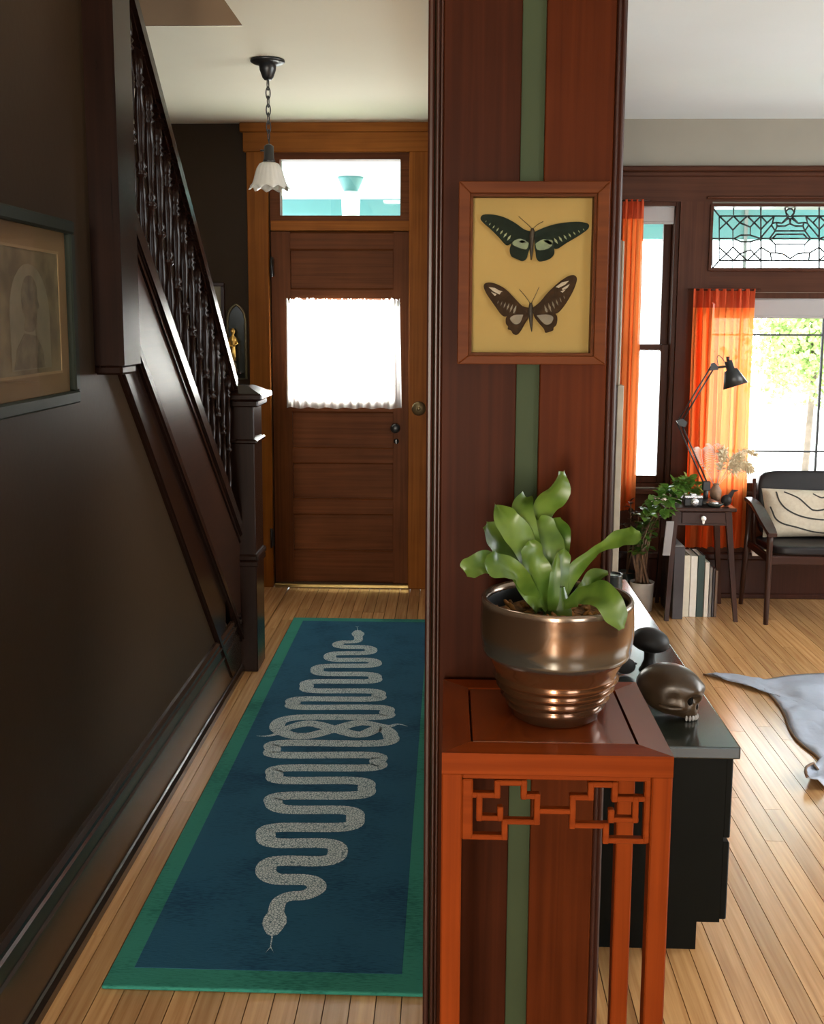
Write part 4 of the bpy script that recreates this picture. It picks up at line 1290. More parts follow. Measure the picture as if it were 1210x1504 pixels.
mitre('top_rail', [(s0, t0_), (s1, t0_), (s1 - fwid, t0_ + fwid), (s0 + fwid, t0_ + fwid)], 'rosewood_flat')
mitre('top_rail', [(s0, t1_), (s1, t1_), (s1 - fwid, t1_ - fwid), (s0 + fwid, t1_ - fwid)], 'rosewood_flat')
mitre('top_rail', [(s0, t0_), (s0 + fwid, t0_ + fwid), (s0 + fwid, t1_ - fwid), (s0, t1_)], 'rosewood_deep')
mitre('top_rail', [(s1, t0_), (s1 - fwid, t0_ + fwid), (s1 - fwid, t1_ - fwid), (s1, t1_)], 'rosewood_deep')
B().box(s0 + fwid + 0.003, s1 - fwid - 0.003, t0_ + fwid + 0.003, t1_ - fwid - 0.003, ZS - 0.02, ZS - 0.0005, 0.001).out('top_panel', 'rosewood_deep', stand)
B().box(s0 + fwid - 0.004, s1 - fwid + 0.004, t0_ + fwid - 0.004, t1_ - fwid + 0.004, ZS - tk, ZS - 0.021).out('panel_backing', 'dark_trim', stand)
lg = 0.028
for (lx, ly) in ((s0, t0_), (s1 - lg, t0_), (s0, t1_ - lg), (s1 - lg, t1_ - lg)):
    B().box(lx, lx + lg, ly, ly + lg, 0, ZS - tk + 0.0005, 0.002).out('leg', 'rosewood', stand)
# apron frames and fretwork
def z3(x_, y_): return A(630 + x_ / 2.871, 980 + y_ / 2.871, t0_ + 0.006)


FR3 = [
    [(190, 540), (288, 540), (288, 488), (400, 488), (400, 545), (455, 545), (455, 652), (318, 652), (318, 716), (172, 716)],
    [(212, 540), (212, 636), (300, 636), (300, 600)],
    [(455, 608), (605, 608)],
    [(605, 550), (682, 550), (682, 496), (783, 496), (783, 556), (870, 556), (870, 644), (768, 644), (768, 612)],
    [(605, 550), (605, 668), (745, 668), (745, 732), (905, 732)],
    [(874, 556), (905, 556)],
]
ap = B()
zt3 = ZS - tk
zlo = z3(300, 450).z
ap.box(s0 + lg, s1 - lg, t0_ + 0.003, t0_ + 0.018, z3(300, 470).z, zt3, 0.002)
xa_, xb_ = z3(184, 600).x, z3(906, 600).x
ap.box(s0 + lg, xa_, t0_ + 0.003, t0_ + 0.018, z3(184, 725).z, z3(184, 470).z, 0.002)
ap.box(xb_, s1 - lg, t0_ + 0.003, t0_ + 0.018, z3(906, 742).z, z3(906, 470).z, 0.002)
ap.out('apron_frame', 'rosewood_flat', stand)
fr = B()
hwid = 0.0042
for pl in FR3:
    for p0, p1 in zip(pl, pl[1:]):
        a_, b_ = z3(*p0), z3(*p1)
        if abs(p0[0] - p1[0]) < 2:
            xm = (a_.x + b_.x) / 2
            fr.box(xm - hwid, xm + hwid, t0_ + 0.0034, t0_ + 0.0155, min(a_.z, b_.z) - hwid, max(a_.z, b_.z) + hwid, 0.0014)
        else:
            zm_ = (a_.z + b_.z) / 2
            fr.box(min(a_.x, b_.x) - hwid, max(a_.x, b_.x) + hwid, t0_ + 0.004, t0_ + 0.016, zm_ - hwid + 0.0004, zm_ + hwid - 0.0004, 0.0014)
fr.out('fretwork', 'rosewood_flat', stand)
for (nm, bx) in (('side_apron', (s0 + 0.006, s0 + 0.02, t0_ + lg, t1_ - lg)), ('side_apron', (s1 - 0.02, s1 - 0.006, t0_ + lg, t1_ - lg)), ('back_apron', (s0 + lg, s1 - lg, t1_ - 0.018, t1_ - 0.006))):
    B().box(bx[0], bx[1], bx[2], bx[3], zt3 - 0.03, zt3 + 0.0005, 0.002).out(nm, 'rosewood_deep', stand)
for zz_ in (0.12,):
    q = B()
    q.box(s0 + lg, s1 - lg, t0_ + 0.006, t0_ + 0.022, zz_, zz_ + 0.024, 0.002).box(s0 + lg, s1 - lg, t1_ - 0.022, t1_ - 0.006, zz_, zz_ + 0.024, 0.002).box(s0 + 0.006, s0 + 0.022, t0_ + lg, t1_ - lg, zz_, zz_ + 0.024, 0.002).box(s1 - 0.022, s1 - 0.006, t0_ + lg, t1_ - lg, zz_, zz_ + 0.024, 0.002)
    q.out('stretcher', 'rosewood_flat', stand)

# ================================================================== POT AND FERN
pc = Vector((0.1625, 1.532, ZS))
pot = thing('bronze_pot', pc, 'large metallic bronze glazed pot with ridged lower half on the stand', 'pot')
pp = [(0.058, 0), (0.064, 0.004), (0.0665, 0.014), (0.0735, 0.020), (0.0690, 0.024), (0.0695, 0.028), (0.0810, 0.034), (0.0765, 0.038), (0.0770, 0.042), (0.0875, 0.048), (0.0835, 0.052), (0.0840, 0.056), (0.0930, 0.062), (0.0895, 0.066), (0.0900, 0.070), (0.0945, 0.080), (0.1005, 0.091), (0.1030, 0.096), (0.1085, 0.099), (0.1100, 0.106), (0.1090, 0.110), (0.1120, 0.118), (0.1130, 0.130), (0.1125, 0.155), (0.1115, 0.172), (0.1120, 0.178), (0.1095, 0.182), (0.1045, 0.180), (0.1020, 0.172), (0.1025, 0.14), (0.098, 0.105), (0.0, 0.100)]
pp = [(max(r_, 1e-4), z_) for r_, z_ in pp]
B().lathe([(1e-4, 0)] + pp, pc, 72).out('pot_body', 'bronze_glaze', pot)
B().lathe([(1e-4, 0.106), (0.0985, 0.106), (0.1005, 0.125), (0.101, 0.168), (0.1035, 0.176)], pc, 48).out('inner_glaze', 'pot_inside', pot, label='dark inner wall of the pot')
fern = thing('birds_nest_fern', pc + Vector((0, 0, 0.15)), 'wavy strap-leaved green fern growing in the bronze pot', 'plant')
zs0 = ZS + 0.150
B().grid(lambda u, v: pc + Vector((0.100 * (v + 1e-3) * math.cos(u * 2 * math.pi), 0.100 * (v + 1e-3) * math.sin(u * 2 * math.pi), 0.150 + 0.008 * noise.noise(Vector((u * 9, v * 7, 2))) + 0.008 * (1 - v))), 40, 10).out('soil', 'soil', fern, kind='stuff')
q = B()
for i in range(60):
    a_, r_ = random.random() * 6.283, 0.085 * math.sqrt(random.random())
    c0 = pc + Vector((r_ * math.cos(a_), r_ * math.sin(a_), 0.158))
    q.ell(c0, (0.006 + random.random() * 0.006, 0.004, 0.003), Euler((random.random(), random.random(), random.random() * 6)).to_matrix(), 6, 4)
q.out('bark_chips', 'bark_chip', fern, kind='stuff')


def leaf_mesh(path, widths, nrm=(0, -1, 0.35), wave=0.0, wf=5.0, fold=0.25, k=6, nu=6):
    P = catmull(path, k)
    n = len(P)
    q = B()
    rows_ = []
    ph = random.random() * 6
    for i, p in enumerate(P):
        t = (P[min(i + 1, n - 1)] - P[max(i - 1, 0)]).normalized()
        side = t.cross(Vector(nrm)).normalized()
        up_ = side.cross(t).normalized()
        s_ = i / (n - 1) * (len(widths) - 1)
        j = min(int(s_), len(widths) - 2)
        f_ = s_ - j
        f_ = f_ * f_ * (3 - 2 * f_)
        wd = widths[j] * (1 - f_) + widths[j + 1] * f_
        row = []
        for m in range(nu + 1):
            c = (m / nu - 0.5) * 2
            wv = wave * math.sin(i / (n - 1) * wf * 6.283 + ph + (1.3 if c > 0 else 0)) * abs(c) ** 1.5
            row.append(q.bm.verts.new(p + side * c * wd + up_ * (fold * wd * abs(c) + wv)))
        rows_.append(row)
    for r0_, r1_ in zip(rows_, rows_[1:]):
        for m in range(nu):
            f = q.bm.faces.new((r0_[m], r0_[m + 1], r1_[m + 1], r1_[m]))
            f.smooth = True
    return q


def pz(x_, y_, Y): return A(650 + x_ / 3.581, 680 + y_ / 3.581, Y)


# (zoom path with depth), half widths, wave
LV = [
    ([(530, 770, 1.53), (500, 660, 1.525), (450, 500, 1.51), (400, 380, 1.51), (330, 300, 1.52), (280, 220, 1.54)], [.009, .011, .016, .019, .015, .002], .006, (0.25, -1, .3)),
    ([(535, 770, 1.54), (500, 620, 1.53), (460, 470, 1.525), (425, 330, 1.53), (420, 230, 1.55), (440, 180, 1.575)], [.010, .013, .017, .017, .014, .006], .006, (-.2, -1, .2)),
    ([(555, 770, 1.55), (550, 640, 1.545), (540, 520, 1.54), (530, 420, 1.545), (510, 330, 1.56), (500, 300, 1.57)], [.012, .018, .024, .026, .020, .004], .007, (0.1, -1, .3)),
    ([(560, 765, 1.56), (545, 560, 1.575), (530, 380, 1.585), (540, 230, 1.58), (600, 130, 1.57), (630, 45, 1.565)], [.006, .008, .011, .017, .017, .006], .007, (0.5, -1, .2)),
    ([(600, 740, 1.57), (610, 600, 1.58), (615, 450, 1.59), (605, 350, 1.59), (580, 290, 1.585)], [.006, .010, .014, .017, .010], .005, (-0.3, -1, .3)),
    ([(590, 760, 1.52), (600, 680, 1.52), (610, 590, 1.525), (630, 500, 1.53), (640, 455, 1.535)], [.007, .012, .013, .010, .003], .003, (0.2, -1, .3)),
    ([(610, 750, 1.54), (640, 660, 1.54), (700, 560, 1.535), (790, 480, 1.53), (850, 440, 1.52), (930, 400, 1.51), (1000, 385, 1.50), (1040, 370, 1.50)], [.006, .009, .010, .007, .006, .012, .014, .003], .002, (0.3, -1, .9)),
    ([(600, 770, 1.52), (660, 740, 1.50), (730, 700, 1.48), (810, 700, 1.455), (870, 730, 1.435), (910, 800, 1.425), (940, 875, 1.42)], [.005, .006, .014, .020, .016, .015, .004], .004, (-.2, -1, .8)),
    ([(640, 740, 1.56), (700, 700, 1.57), (750, 650, 1.58), (800, 600, 1.58), (870, 580, 1.58)], [.005, .006, .008, .012, .003], .002, (0.4, -.6, .8)),
    ([(510, 770, 1.51), (470, 690, 1.49), (400, 590, 1.465), (330, 550, 1.45), (270, 535, 1.44), (220, 520, 1.435)], [.007, .009, .010, .016, .017, .008], .004, (-.3, -1, .7)),
    ([(270, 545, 1.45), (240, 530, 1.445), (190, 540, 1.44), (145, 555, 1.435), (118, 575, 1.435)], [.012, .016, .015, .014, .008], .003, (-.2, -1, .7)),
    ([(520, 770, 1.56), (470, 640, 1.57), (400, 500, 1.58), (320, 420, 1.585), (260, 370, 1.58), (228, 325, 1.575)], [.008, .012, .017, .024, .022, .006], .006, (0.5, -1, .4)),
    ([(500, 765, 1.50), (460, 690, 1.49), (420, 620, 1.49), (390, 560, 1.495), (350, 530, 1.50)], [.006, .010, .012, .014, .003], .004, (0.1, -1, .5)),
    ([(480, 740, 1.55), (450, 680, 1.555), (420, 640, 1.56), (400, 620, 1.565)], [.004, .007, .007, .002], .002, (0.1, -1, .5)),
    ([(575, 775, 1.50), (580, 700, 1.495), (590, 600, 1.495), (600, 520, 1.50), (605, 470, 1.505)], [.005, .008, .007, .004, .001], .001, (0.2, -1, .3)),
    ([(560, 760, 1.51), (520, 640, 1.50), (480, 540, 1.495), (470, 460, 1.495), (455, 410, 1.50)], [.010, .016, .018, .014, .003], .006, (0.3, -1, .3)),
]
for pth, wds, wv, nm in LV:
    P3 = [pz(*p) for p in pth]
    leaf_mesh(P3, [w_ * 1.15 for w_ in wds], nm, wv * 1.15, 1.8).out('leaf', 'fern_leaf', fern, recalc=False)
q = B()
q.lathe([(0.020, 0.148), (0.022, 0.158), (0.018, 0.172), (0.014, 0.185), (0.010, 0.20)], pc + Vector((0.0, -0.012, 0)), 14)
q.out('crown_base', 'fern_leaf', fern)

# ================================================================== BLACK CABINET
ck0, ck1, cy0, cy1, cz = 0.285, 0.672, 2.44, 4.05, 0.542
cab = thing('low_cabinet', ((ck0 + ck1) / 2, 3.2, 0), 'low black lacquered cabinet with drawers along the partition wall', 'cabinet')
B().box(ck0, ck1, cy0, cy1, 0.085, cz - 0.03).out('body', 'black_lacquer', cab)
B().box(ck0 - 0.012, ck1 + 0.026, cy0 - 0.022, cy1 + 0.015, cz - 0.03, cz, 0.004, 2).out('cabinet_top', 'black_lacquer_top', cab, label='glossy reflecting cabinet top')
B().box(ck0 + 0.02, ck1 - 0.05, cy0 + 0.02, cy1 - 0.02, 0, 0.085).out('plinth', 'black_lacquer', cab)
nd = 3
for i in range(nd):
    ya_ = cy0 + 0.006 + i * (cy1 - cy0) / nd
    yb_ = ya_ + (cy1 - cy0) / nd - 0.012
    for (za_, zb__) in ((0.088, 0.29), (0.30, 0.505)):
        dr = B().box(ck1, ck1 + 0.018, ya_, yb_, za_, zb__, 0.003).out('drawer', 'black_lacquer', cab)
        B().solid([(0.006, 0), (0.006, 0.012), (0.013, 0.018), (0.012, 0.026)], (ck1 + 0.018, (ya_ + yb_) / 2, (za_ + zb__) / 2), 12, Matrix.Rotation(R(90), 3, 'Y')).out('knob', 'black_metal', dr)

# skull
sk = Vector((0.570, 2.63, cz))
skull = thing('skull_sculpture', sk, 'dark bronze human skull ornament on the black cabinet corner', 'sculpture')
rz = Matrix.Rotation(R(58), 3, 'Z')      # face looks along local -y: to the right and a little towards the viewer
f0 = lambda x_, y_, z_: sk + rz @ Vector((x_, y_, z_))


def skull_shape(p):
    """cranium and upper face as one surface: brow, sunk eye sockets, nose opening, cheekbones, narrowing upper jaw"""
    x_, y_, z_ = p.x, p.y, p.z
    fr_ = max(0.0, -y_)
    q_ = Vector((x_ * 0.070, y_ * 0.088, z_ * 0.064))
    low = max(0.0, -z_)
    q_.x *= 1 - 0.30 * low * fr_ - 0.16 * fr_ ** 2
    if y_ > 0:
        q_.z *= 1 - 0.28 * low * y_
    g = lambda cx_, cy_, cz_2, w_: math.exp(-((x_ - cx_) ** 2 + (y_ - cy_) ** 2 + (z_ - cz_2) ** 2) / w_ ** 2)
    out_ = Vector((x_, y_, z_)).normalized()
    d_ = 0.0
    for s_ in (-1, 1):
        d_ -= 0.024 * g(s_ * 0.42, -0.88, -0.20, 0.23)          # sockets
        d_ += 0.007 * g(s_ * 0.40, -0.90, 0.14, 0.24)           # brow
        d_ += 0.010 * g(s_ * 0.66, -0.62, -0.42, 0.24)          # cheekbone
        d_ -= 0.010 * g(s_ * 0.80, -0.35, -0.05, 0.28)          # temple
    d_ -= 0.014 * g(0, -0.90, -0.50, 0.15)                      # nose opening
    d_ += 0.018 * g(0, -0.62, -0.80, 0.34)                      # upper jaw
    return q_ + out_ * d_


B().ell(f0(0, 0.0, 0.069), (1, 1, 1), rz, 64, 44, skull_shape).out('cranium', 'skull_bronze', skull)
q = B()
for s_ in (-1, 1):
    q.ell(f0(s_ * 0.0250, -0.062, 0.056), (0.0135, 0.009, 0.0125), rz, 14, 10)
q.ell(f0(0, -0.0705, 0.034), (0.006, 0.006, 0.010), rz, 10, 8)
q.out('socket_shade', 'shade_black', skull)  # black plugs deepen sockets and nose opening, shade put in as colour
for s_ in (-1, 1):
    B().tube(catmull([f0(s_ * 0.050, -0.052, 0.040), f0(s_ * 0.063, -0.026, 0.040), f0(s_ * 0.066, 0.002, 0.044)], 5), 0.0052, 8).out('cheek_arch', 'skull_bronze', skull)
q = B()
for i in range(9):
    a_ = R(-62 + i * 15.5)
    q.ell(f0(0.027 * math.sin(a_), -0.040 - 0.034 * math.cos(a_), 0.008), (0.0038, 0.0038, 0.0075), rz, 8, 6)
q.out('teeth', 'book_grey', skull)
# mushroom-shaped ornament
mp_ = Vector((0.585, 2.98, cz))
mu = thing('mushroom_ornament', mp_, 'dark smooth mushroom shaped ornament behind the skull', 'ornament')
B().solid([(0.030, 0), (0.024, 0.01), (0.016, 0.03), (0.016, 0.05), (0.020, 0.062)], mp_, 16).out('stem', 'dark_stone', mu)
B().ell(mp_ + Vector((0, 0, 0.084)), (0.056, 0.052, 0.040), Euler((0, R(8), 0)).to_matrix(), 24, 14, lambda p: Vector((p.x, p.y, p.z * (1.0 if p.z > 0 else 0.75)))).out('cap', 'dark_stone', mu)
# sunglasses left of the skull
sg0 = Vector((0.475, 2.93, cz))
gl = thing('dark_glasses', sg0, 'dark folded sunglasses lying between pot and skull', 'glasses')
for s_ in (-1, 1):
    B().ell(sg0 + Vector((s_ * 0.034, 0, 0.026)), (0.029, 0.003, 0.024)).out('lens', 'camera_black', gl)
B().tube([sg0 + Vector((-0.006, 0, 0.032)), sg0 + Vector((0.006, 0, 0.032))], 0.003).tube([sg0 + Vector((-0.064, 0, 0.034)), sg0 + Vector((-0.05, 0.03, 0.02)), sg0 + Vector((0.04, 0.04, 0.006))], 0.0028).tube([sg0 + Vector((0.064, 0, 0.034)), sg0 + Vector((0.05, 0.045, 0.02)), sg0 + Vector((-0.04, 0.05, 0.006))], 0.0028).out('frame', 'black_metal', gl)
# dark candle jar
cj = Vector((A(902, 872, 3.75).x, 3.80, cz))
cn = thing('candle_jar', cj, 'dark green candle jar with pale wax on the cabinet far end', 'candle')
B().lathe([(1e-4, 0), (0.036, 0), (0.038, 0.006), (0.036, 0.080), (0.037, 0.086), (0.033, 0.086), (0.033, 0.076)], cj, 24).out('jar', 'dark_ceramic', cn)
B().solid([(0.033, 0.004), (0.033, 0.078)], cj, 24).out('wax', 'wax', cn)

# tall hutch against the partition
hu = thing('tall_hutch', (0.55, 5.3, 0), 'tall narrow hutch with brown top and dark base behind the pillar', 'cupboard')
hx = A(912, 700, 5.32).x
B().box(XP1 + 0.014, hx - 0.012, 5.32, 5.8, 0, 1.215).out('lower_cabinet', 'dark_trim', hu)
B().box(hx - 0.032, hx, 5.316, 5.80, 0, 1.222, 0.003).out('cabinet_front', 'beige_edge', hu, label='beige front edge of the hutch base')
B().box(XP1 + 0.014, hx - 0.028, 5.32, 5.8, 1.222, 1.93, 0.004).out('upper_cabinet', 'hutch_wood', hu)
B().box(hx - 0.030, hx - 0.020, 5.318, 5.80, 1.224, 1.925, 0.002).out('glazed_door', 'beige_edge', hu)

# ================================================================== SITTING ROOM THINGS
# curtains
def curtain(name, x0, x1, z0, z1, Y, nf, amp, label, gather=0.8, seed=0, flare=0.02, hem=None, topd=0.10):
    th_ = thing(name, ((x0 + x1) / 2, Y, z1), label, 'curtain')

    def fn(u, v, za=z0, zb_2=z1):
        z = za + (zb_2 - za) * v
        g = (z - z0) / (z1 - z0)
        ph = u * 2 * math.pi * nf + 0.6 * math.sin(3 * g + seed) + seed
        xx = x0 + (x1 - x0) * u + 0.010 * math.sin(ph * 0.5 + g * 2) * (1 - g)
        a_ = amp * (0.55 + 0.6 * noise.noise(Vector((u * 3.1, g * 1.2, seed))))
        yy = Y + a_ * math.sin(ph) + 0.3 * a_ * math.sin(2.3 * ph + 1 + 2 * g)
        return Vector((xx, yy, z))
    B().grid(lambda u, v: fn(u, v, z0, z1 - topd), nf * 12, 20).out('cloth', 'sheer_orange', th_, recalc=False)
    B().grid(lambda u, v: fn(u, v, z1 - topd, z1), nf * 12, 4).out('heading', 'hem_orange', th_, label='darker doubled heading band', recalc=False)
    B().tube([(x0 - 0.03, Y, z1 - 0.006), (x1 + 0.03, Y, z1 - 0.006)], 0.0045).out('rod', 'dark_trim', th_)
    return th_


c0, c1 = A(908, 500, YW - 0.07).x, A(939, 500, YW - 0.07).x
curtain('curtain', c0, c1, 0.50, A(925, 293, YW - 0.07).z, YW - 0.075, 4, 0.016, 'narrow orange sheer curtain hanging at the narrow window', seed=1)
c0, c1 = A(1011, 600, YW - 0.09).x, A(1100, 600, YW - 0.09).x
curtain('curtain', c0, c1, 0.30, A(1050, 424, YW - 0.09).z, YW - 0.09, 8, 0.028, 'wide orange sheer curtain hanging behind the black desk lamp', seed=4)
# blinds
for (lab, x0_, x1_, ya_, yb_) in (('grey roller blind rolled up at the narrow window top', 930, 990, 296, 327), ('grey roller blind rolled up at the big window top', 1050, 1276, 432, 466)):
    a, b = A(x0_, ya_, YW + 0.01), A(x1_, yb_, YW + 0.01)
    bl = thing('roller_blind', ((a.x + b.x) / 2, YW + 0.02, a.z), lab, 'blind')
    hx0, hx1 = a.x, min(b.x, (wx1 - 0.024) if x1_ < 1000 else (sx_1 - 0.032))
    rr = 0.018
    B().tube([(hx0, YW + 0.03, a.z - rr - 0.014), (hx1, YW + 0.03, a.z - rr - 0.014)], rr, 14).out('roller', 'blinds', bl)
    B().box(hx0 + 0.002, hx1 - 0.002, YW + 0.010, YW + 0.0115, b.z, a.z - rr - 0.014).out('blind_cloth', 'blinds', bl)
    B().box(hx0 + 0.002, hx1 - 0.002, YW + 0.006, YW + 0.016, b.z - 0.008, b.z + 0.006, 0.002).out('bottom_bar', 'blinds', bl)
# wall outlet on the baseboard
oa, ob = A(1105, 805, YW - 0.052), A(1127, 817, YW - 0.052)
ot = thing('wall_outlet', ((oa.x + ob.x) / 2, YW - 0.045, ob.z), 'white outlet plate on the dark baseboard behind the armchair', 'outlet')
B().box(oa.x, ob.x, YW - 0.052, YW - 0.020, ob.z, oa.z, 0.002).out('cover_plate', 'white_metal', ot)
oc = (oa + ob) / 2
B().box(oc.x - 0.024, oc.x - 0.008, YW - 0.054, YW - 0.051, oc.z - 0.01, oc.z + 0.01).box(oc.x + 0.008, oc.x + 0.024, YW - 0.054, YW - 0.051, oc.z - 0.01, oc.z + 0.01).out('socket', 'book_grey', ot)

# side table
TZ = 0.596
ta, tb = A(978, 745, 5.38).x, A(1083, 745, 5.38).x
td0, td1 = 5.38, 5.72
tab = thing('side_table', ((ta + tb) / 2, 5.55, 0), 'dark wooden side table with tapered legs and one drawer by the window', 'table')
B().box(ta, tb, td0, td1, TZ - 0.020, TZ, 0.005).out('tabletop', 'walnut_flat', tab)
ax_, bx_ = A(988, 770, 5.40).x, A(1073, 770, 5.40).x
zap = A(1030, 772, 5.4).z
B().box(ax_, bx_, td0 + 0.025, td1 - 0.03, zap, TZ - 0.02).out('apron', 'walnut_flat', tab)
dw = B().box(ax_ + 0.045, bx_ - 0.03, td0 + 0.016, td0 + 0.03, zap + 0.012, TZ - 0.024, 0.002).out('drawer', 'walnut_flat', tab)
kx = A(1033, 762, td0)
B().solid([(0.005, 0), (0.005, 0.010), (0.013, 0.014), (0.013, 0.024)], (kx.x, td0 + 0.016, (zap + TZ) / 2 - 0.006), 14, rx).ell((kx.x, td0 - 0.004, (zap + TZ) / 2 - 0.020), (0.007, 0.004, 0.016)).out('knob', 'white_metal', dw)
for (lx, ly, fx, fy) in ((ax_ + 0.012, td0 + 0.04, G(975, 907).x, 5.39), (bx_ - 0.012, td0 + 0.04, G(1076, 909).x, 5.39), (ax_ + 0.012, td1 - 0.05, G(975, 907).x + 0.02, 5.75), (bx_ - 0.012, td1 - 0.05, G(1076, 909).x + 0.005, 5.75)):
    q = B()
    w0, w1_ = 0.016, 0.010
    top_ = [(lx - w0, ly - w0), (lx + w0, ly - w0), (lx + w0, ly + w0), (lx - w0, ly + w0)]
    bot_ = [(fx - w1_, fy - w1_), (fx + w1_, fy - w1_), (fx + w1_, fy + w1_), (fx - w1_, fy + w1_)]
    v0 = [q.bm.verts.new((x_, y_, TZ - 0.021)) for x_, y_ in top_]
    v1 = [q.bm.verts.new((x_, y_, 0)) for x_, y_ in bot_]
    q.bm.faces.new(v0); q.bm.faces.new(v1[::-1])
    for k in range(4):
        q.bm.faces.new((v0[k], v0[(k + 1) % 4], v1[(k + 1) % 4], v1[k]))
    q.out('leg', 'walnut', tab)

# desk lamp
YLm = 5.52
lb = Vector((A(1036, 735, YLm).x, YLm, TZ))
dl = thing('desk_lamp', lb, 'black jointed desk lamp with cone shade on the side table', 'lamp')
B().solid([(0.055, 0), (0.055, 0.012), (0.048, 0.020), (0.016, 0.024)], lb, 24).out('base', 'lamp_black', dl)
p0 = A(1037, 712, YLm); p1 = A(997, 621, YLm); p2 = A(1046, 540, YLm); p3 = A(1062, 538, YLm)
B().tube([lb + Vector((0, 0, 0.02)), (lb.x, YLm, p0.z - 0.02)], 0.013, 12).box(p0.x - 0.02, p0.x + 0.02, YLm - 0.014, YLm + 0.014, p0.z - 0.03, p0.z + 0.02, 0.004).out('post', 'lamp_black', dl)


def pair(name, a_, b_, off=0.009):
    d_ = (b_ - a_).normalized()
    s_ = Vector((d_.z, 0, -d_.x))
    B().tube([a_ + s_ * off, b_ + s_ * off], 0.0042, 8).tube([a_ - s_ * off, b_ - s_ * off], 0.0042, 8).out(name, 'lamp_black', dl)


pair('lower_arm', p0, p1)
pair('upper_arm', p1, p2)
B().quadbox([p1 + Vector(o_) for o_ in ((-0.016, -0.008, 0.012), (0.0, -0.008, -0.014), (0.034, -0.008, -0.022), (0.042, -0.008, 0.004), (0.018, -0.008, 0.022))], (0, 0.016, 0)).out('elbow', 'lamp_black', dl)
B().quadbox([p2 + Vector(o_) for o_ in ((-0.014, -0.008, -0.016), (0.030, -0.008, -0.010), (0.028, -0.008, 0.006), (0.008, -0.008, 0.026), (-0.006, -0.008, 0.022))], (0, 0.016, 0)).tube([p2 + Vector((0.02, 0, 0)), p3 + Vector((0.02, 0, 0))], 0.006).out('head_joint', 'lamp_black', dl)
sh_t, sh_b = A(1069, 530, YLm), A(1077, 568, YLm)
ax = (sh_b - sh_t).normalized()
rotm = Vector((0, 0, -1)).rotation_difference(ax + Vector((0.06, -0.12, 0))).to_matrix()
Lh = (sh_b - sh_t).length
shd = B().lathe([(1e-4, 0), (0.017, 0), (0.020, -0.004), (0.021, -0.045), (0.034, -0.050), (0.064, -Lh + 0.002), (0.062, -Lh + 0.002), (0.032, -0.052), (0.016, -0.046), (1e-4, -0.045)], sh_t, 28, rotm).out('lamp_shade', 'lamp_black', dl)
B().ell(sh_t + rotm @ Vector((0, 0, -0.095)), (0.024, 0.024, 0.03)).out('bulb', 'globe_white', dl)
B().tube([sh_t + Vector((0, 0, 0.0)), sh_t + Vector((-0.002, 0, 0.022))], 0.009, 10).out('switch', 'lamp_black', dl)
B().tube(catmull([p2 + Vector((0.03, 0, 0.01)), p2 + Vector((0.022, 0, 0.05)), p2 + Vector((0.035, 0, 0.06)), sh_t + Vector((-0.012, 0, -0.01))], 5), 0.002, 6).out('cord', 'lamp_black', dl)

# small things on the table
def tpos(px, Y): return Vector((A(px, 745, Y).x, Y, TZ))


cp = tpos(1017, 5.44)
cmr = thing('camera', cp, 'small black and silver film camera lying on the side table', 'camera')
B().box(cp.x - 0.045, cp.x + 0.05, 5.43, 5.465, TZ, TZ + 0.040, 0.005).out('body', 'camera_black', cmr)
B().box(cp.x - 0.045, cp.x + 0.05, 5.428, 5.467, TZ + 0.041, TZ + 0.056, 0.004).box(cp.x - 0.012, cp.x + 0.016, 5.43, 5.46, TZ + 0.056, TZ + 0.066, 0.003).out('top_plate', 'silver', cmr)
B().solid([(0.021, 0), (0.021, 0.016), (0.018, 0.024)], (cp.x + 0.004, 5.43, TZ + 0.024), 18, rx).out('lens_barrel', 'silver', cmr)
tr = tpos(1049, 5.425)
ty = thing('dark_dish', tr, 'shallow dark dish beside the desk lamp foot', 'dish')
B().lathe([(1e-4, 0), (0.028, 0), (0.044, 0.014), (0.046, 0.022), (0.041, 0.020), (0.026, 0.008), (1e-4, 0.007)], tr, 24).out('bowl', 'dark_ceramic', ty)
B().ell(tr + Vector((0, 0, 0.018)), (0.022, 0.018, 0.012)).out('pebble', 'silver', ty)
bp_ = tpos(1066, 5.45)
bd_ = thing('bird_ornament', bp_, 'small black angular bird ornament at the table right end', 'ornament')
B().ell(bp_ + Vector((0, 0, 0.030)), (0.028, 0.020, 0.030)).out('body', 'dark_stone', bd_)
B().quadbox([bp_ + Vector(o_) for o_ in ((0.0, -0.01, 0.045), (0.022, -0.01, 0.035), (0.040, -0.01, 0.082), (0.030, -0.01, 0.085))], (0, 0.02, 0)).quadbox([bp_ + Vector(o_) for o_ in ((0.034, -0.006, 0.085), (0.040, -0.006, 0.075), (0.058, -0.006, 0.083))], (0, 0.012, 0)).out('head', 'dark_stone', bd_)

# pampas vase behind the lamp
vp = Vector((A(1052, 700, 5.66).x, 5.66, TZ))
va_ = thing('bud_vase', vp, 'small brown bud vase behind the desk lamp', 'vase')
B().lathe([(1e-4, 0), (0.022, 0), (0.030, 0.02), (0.030, 0.05), (0.014, 0.075), (0.017, 0.085), (0.012, 0.083), (0.010, 0.072)], vp, 20).out('vessel', 'stalk', va_)
pg = thing('dried_grasses', vp + Vector((0, 0, 0.08)), 'cream pampas plumes and dried palm leaf in the small vase', 'dried flowers')
mouth = vp + Vector((0, 0, 0.06))


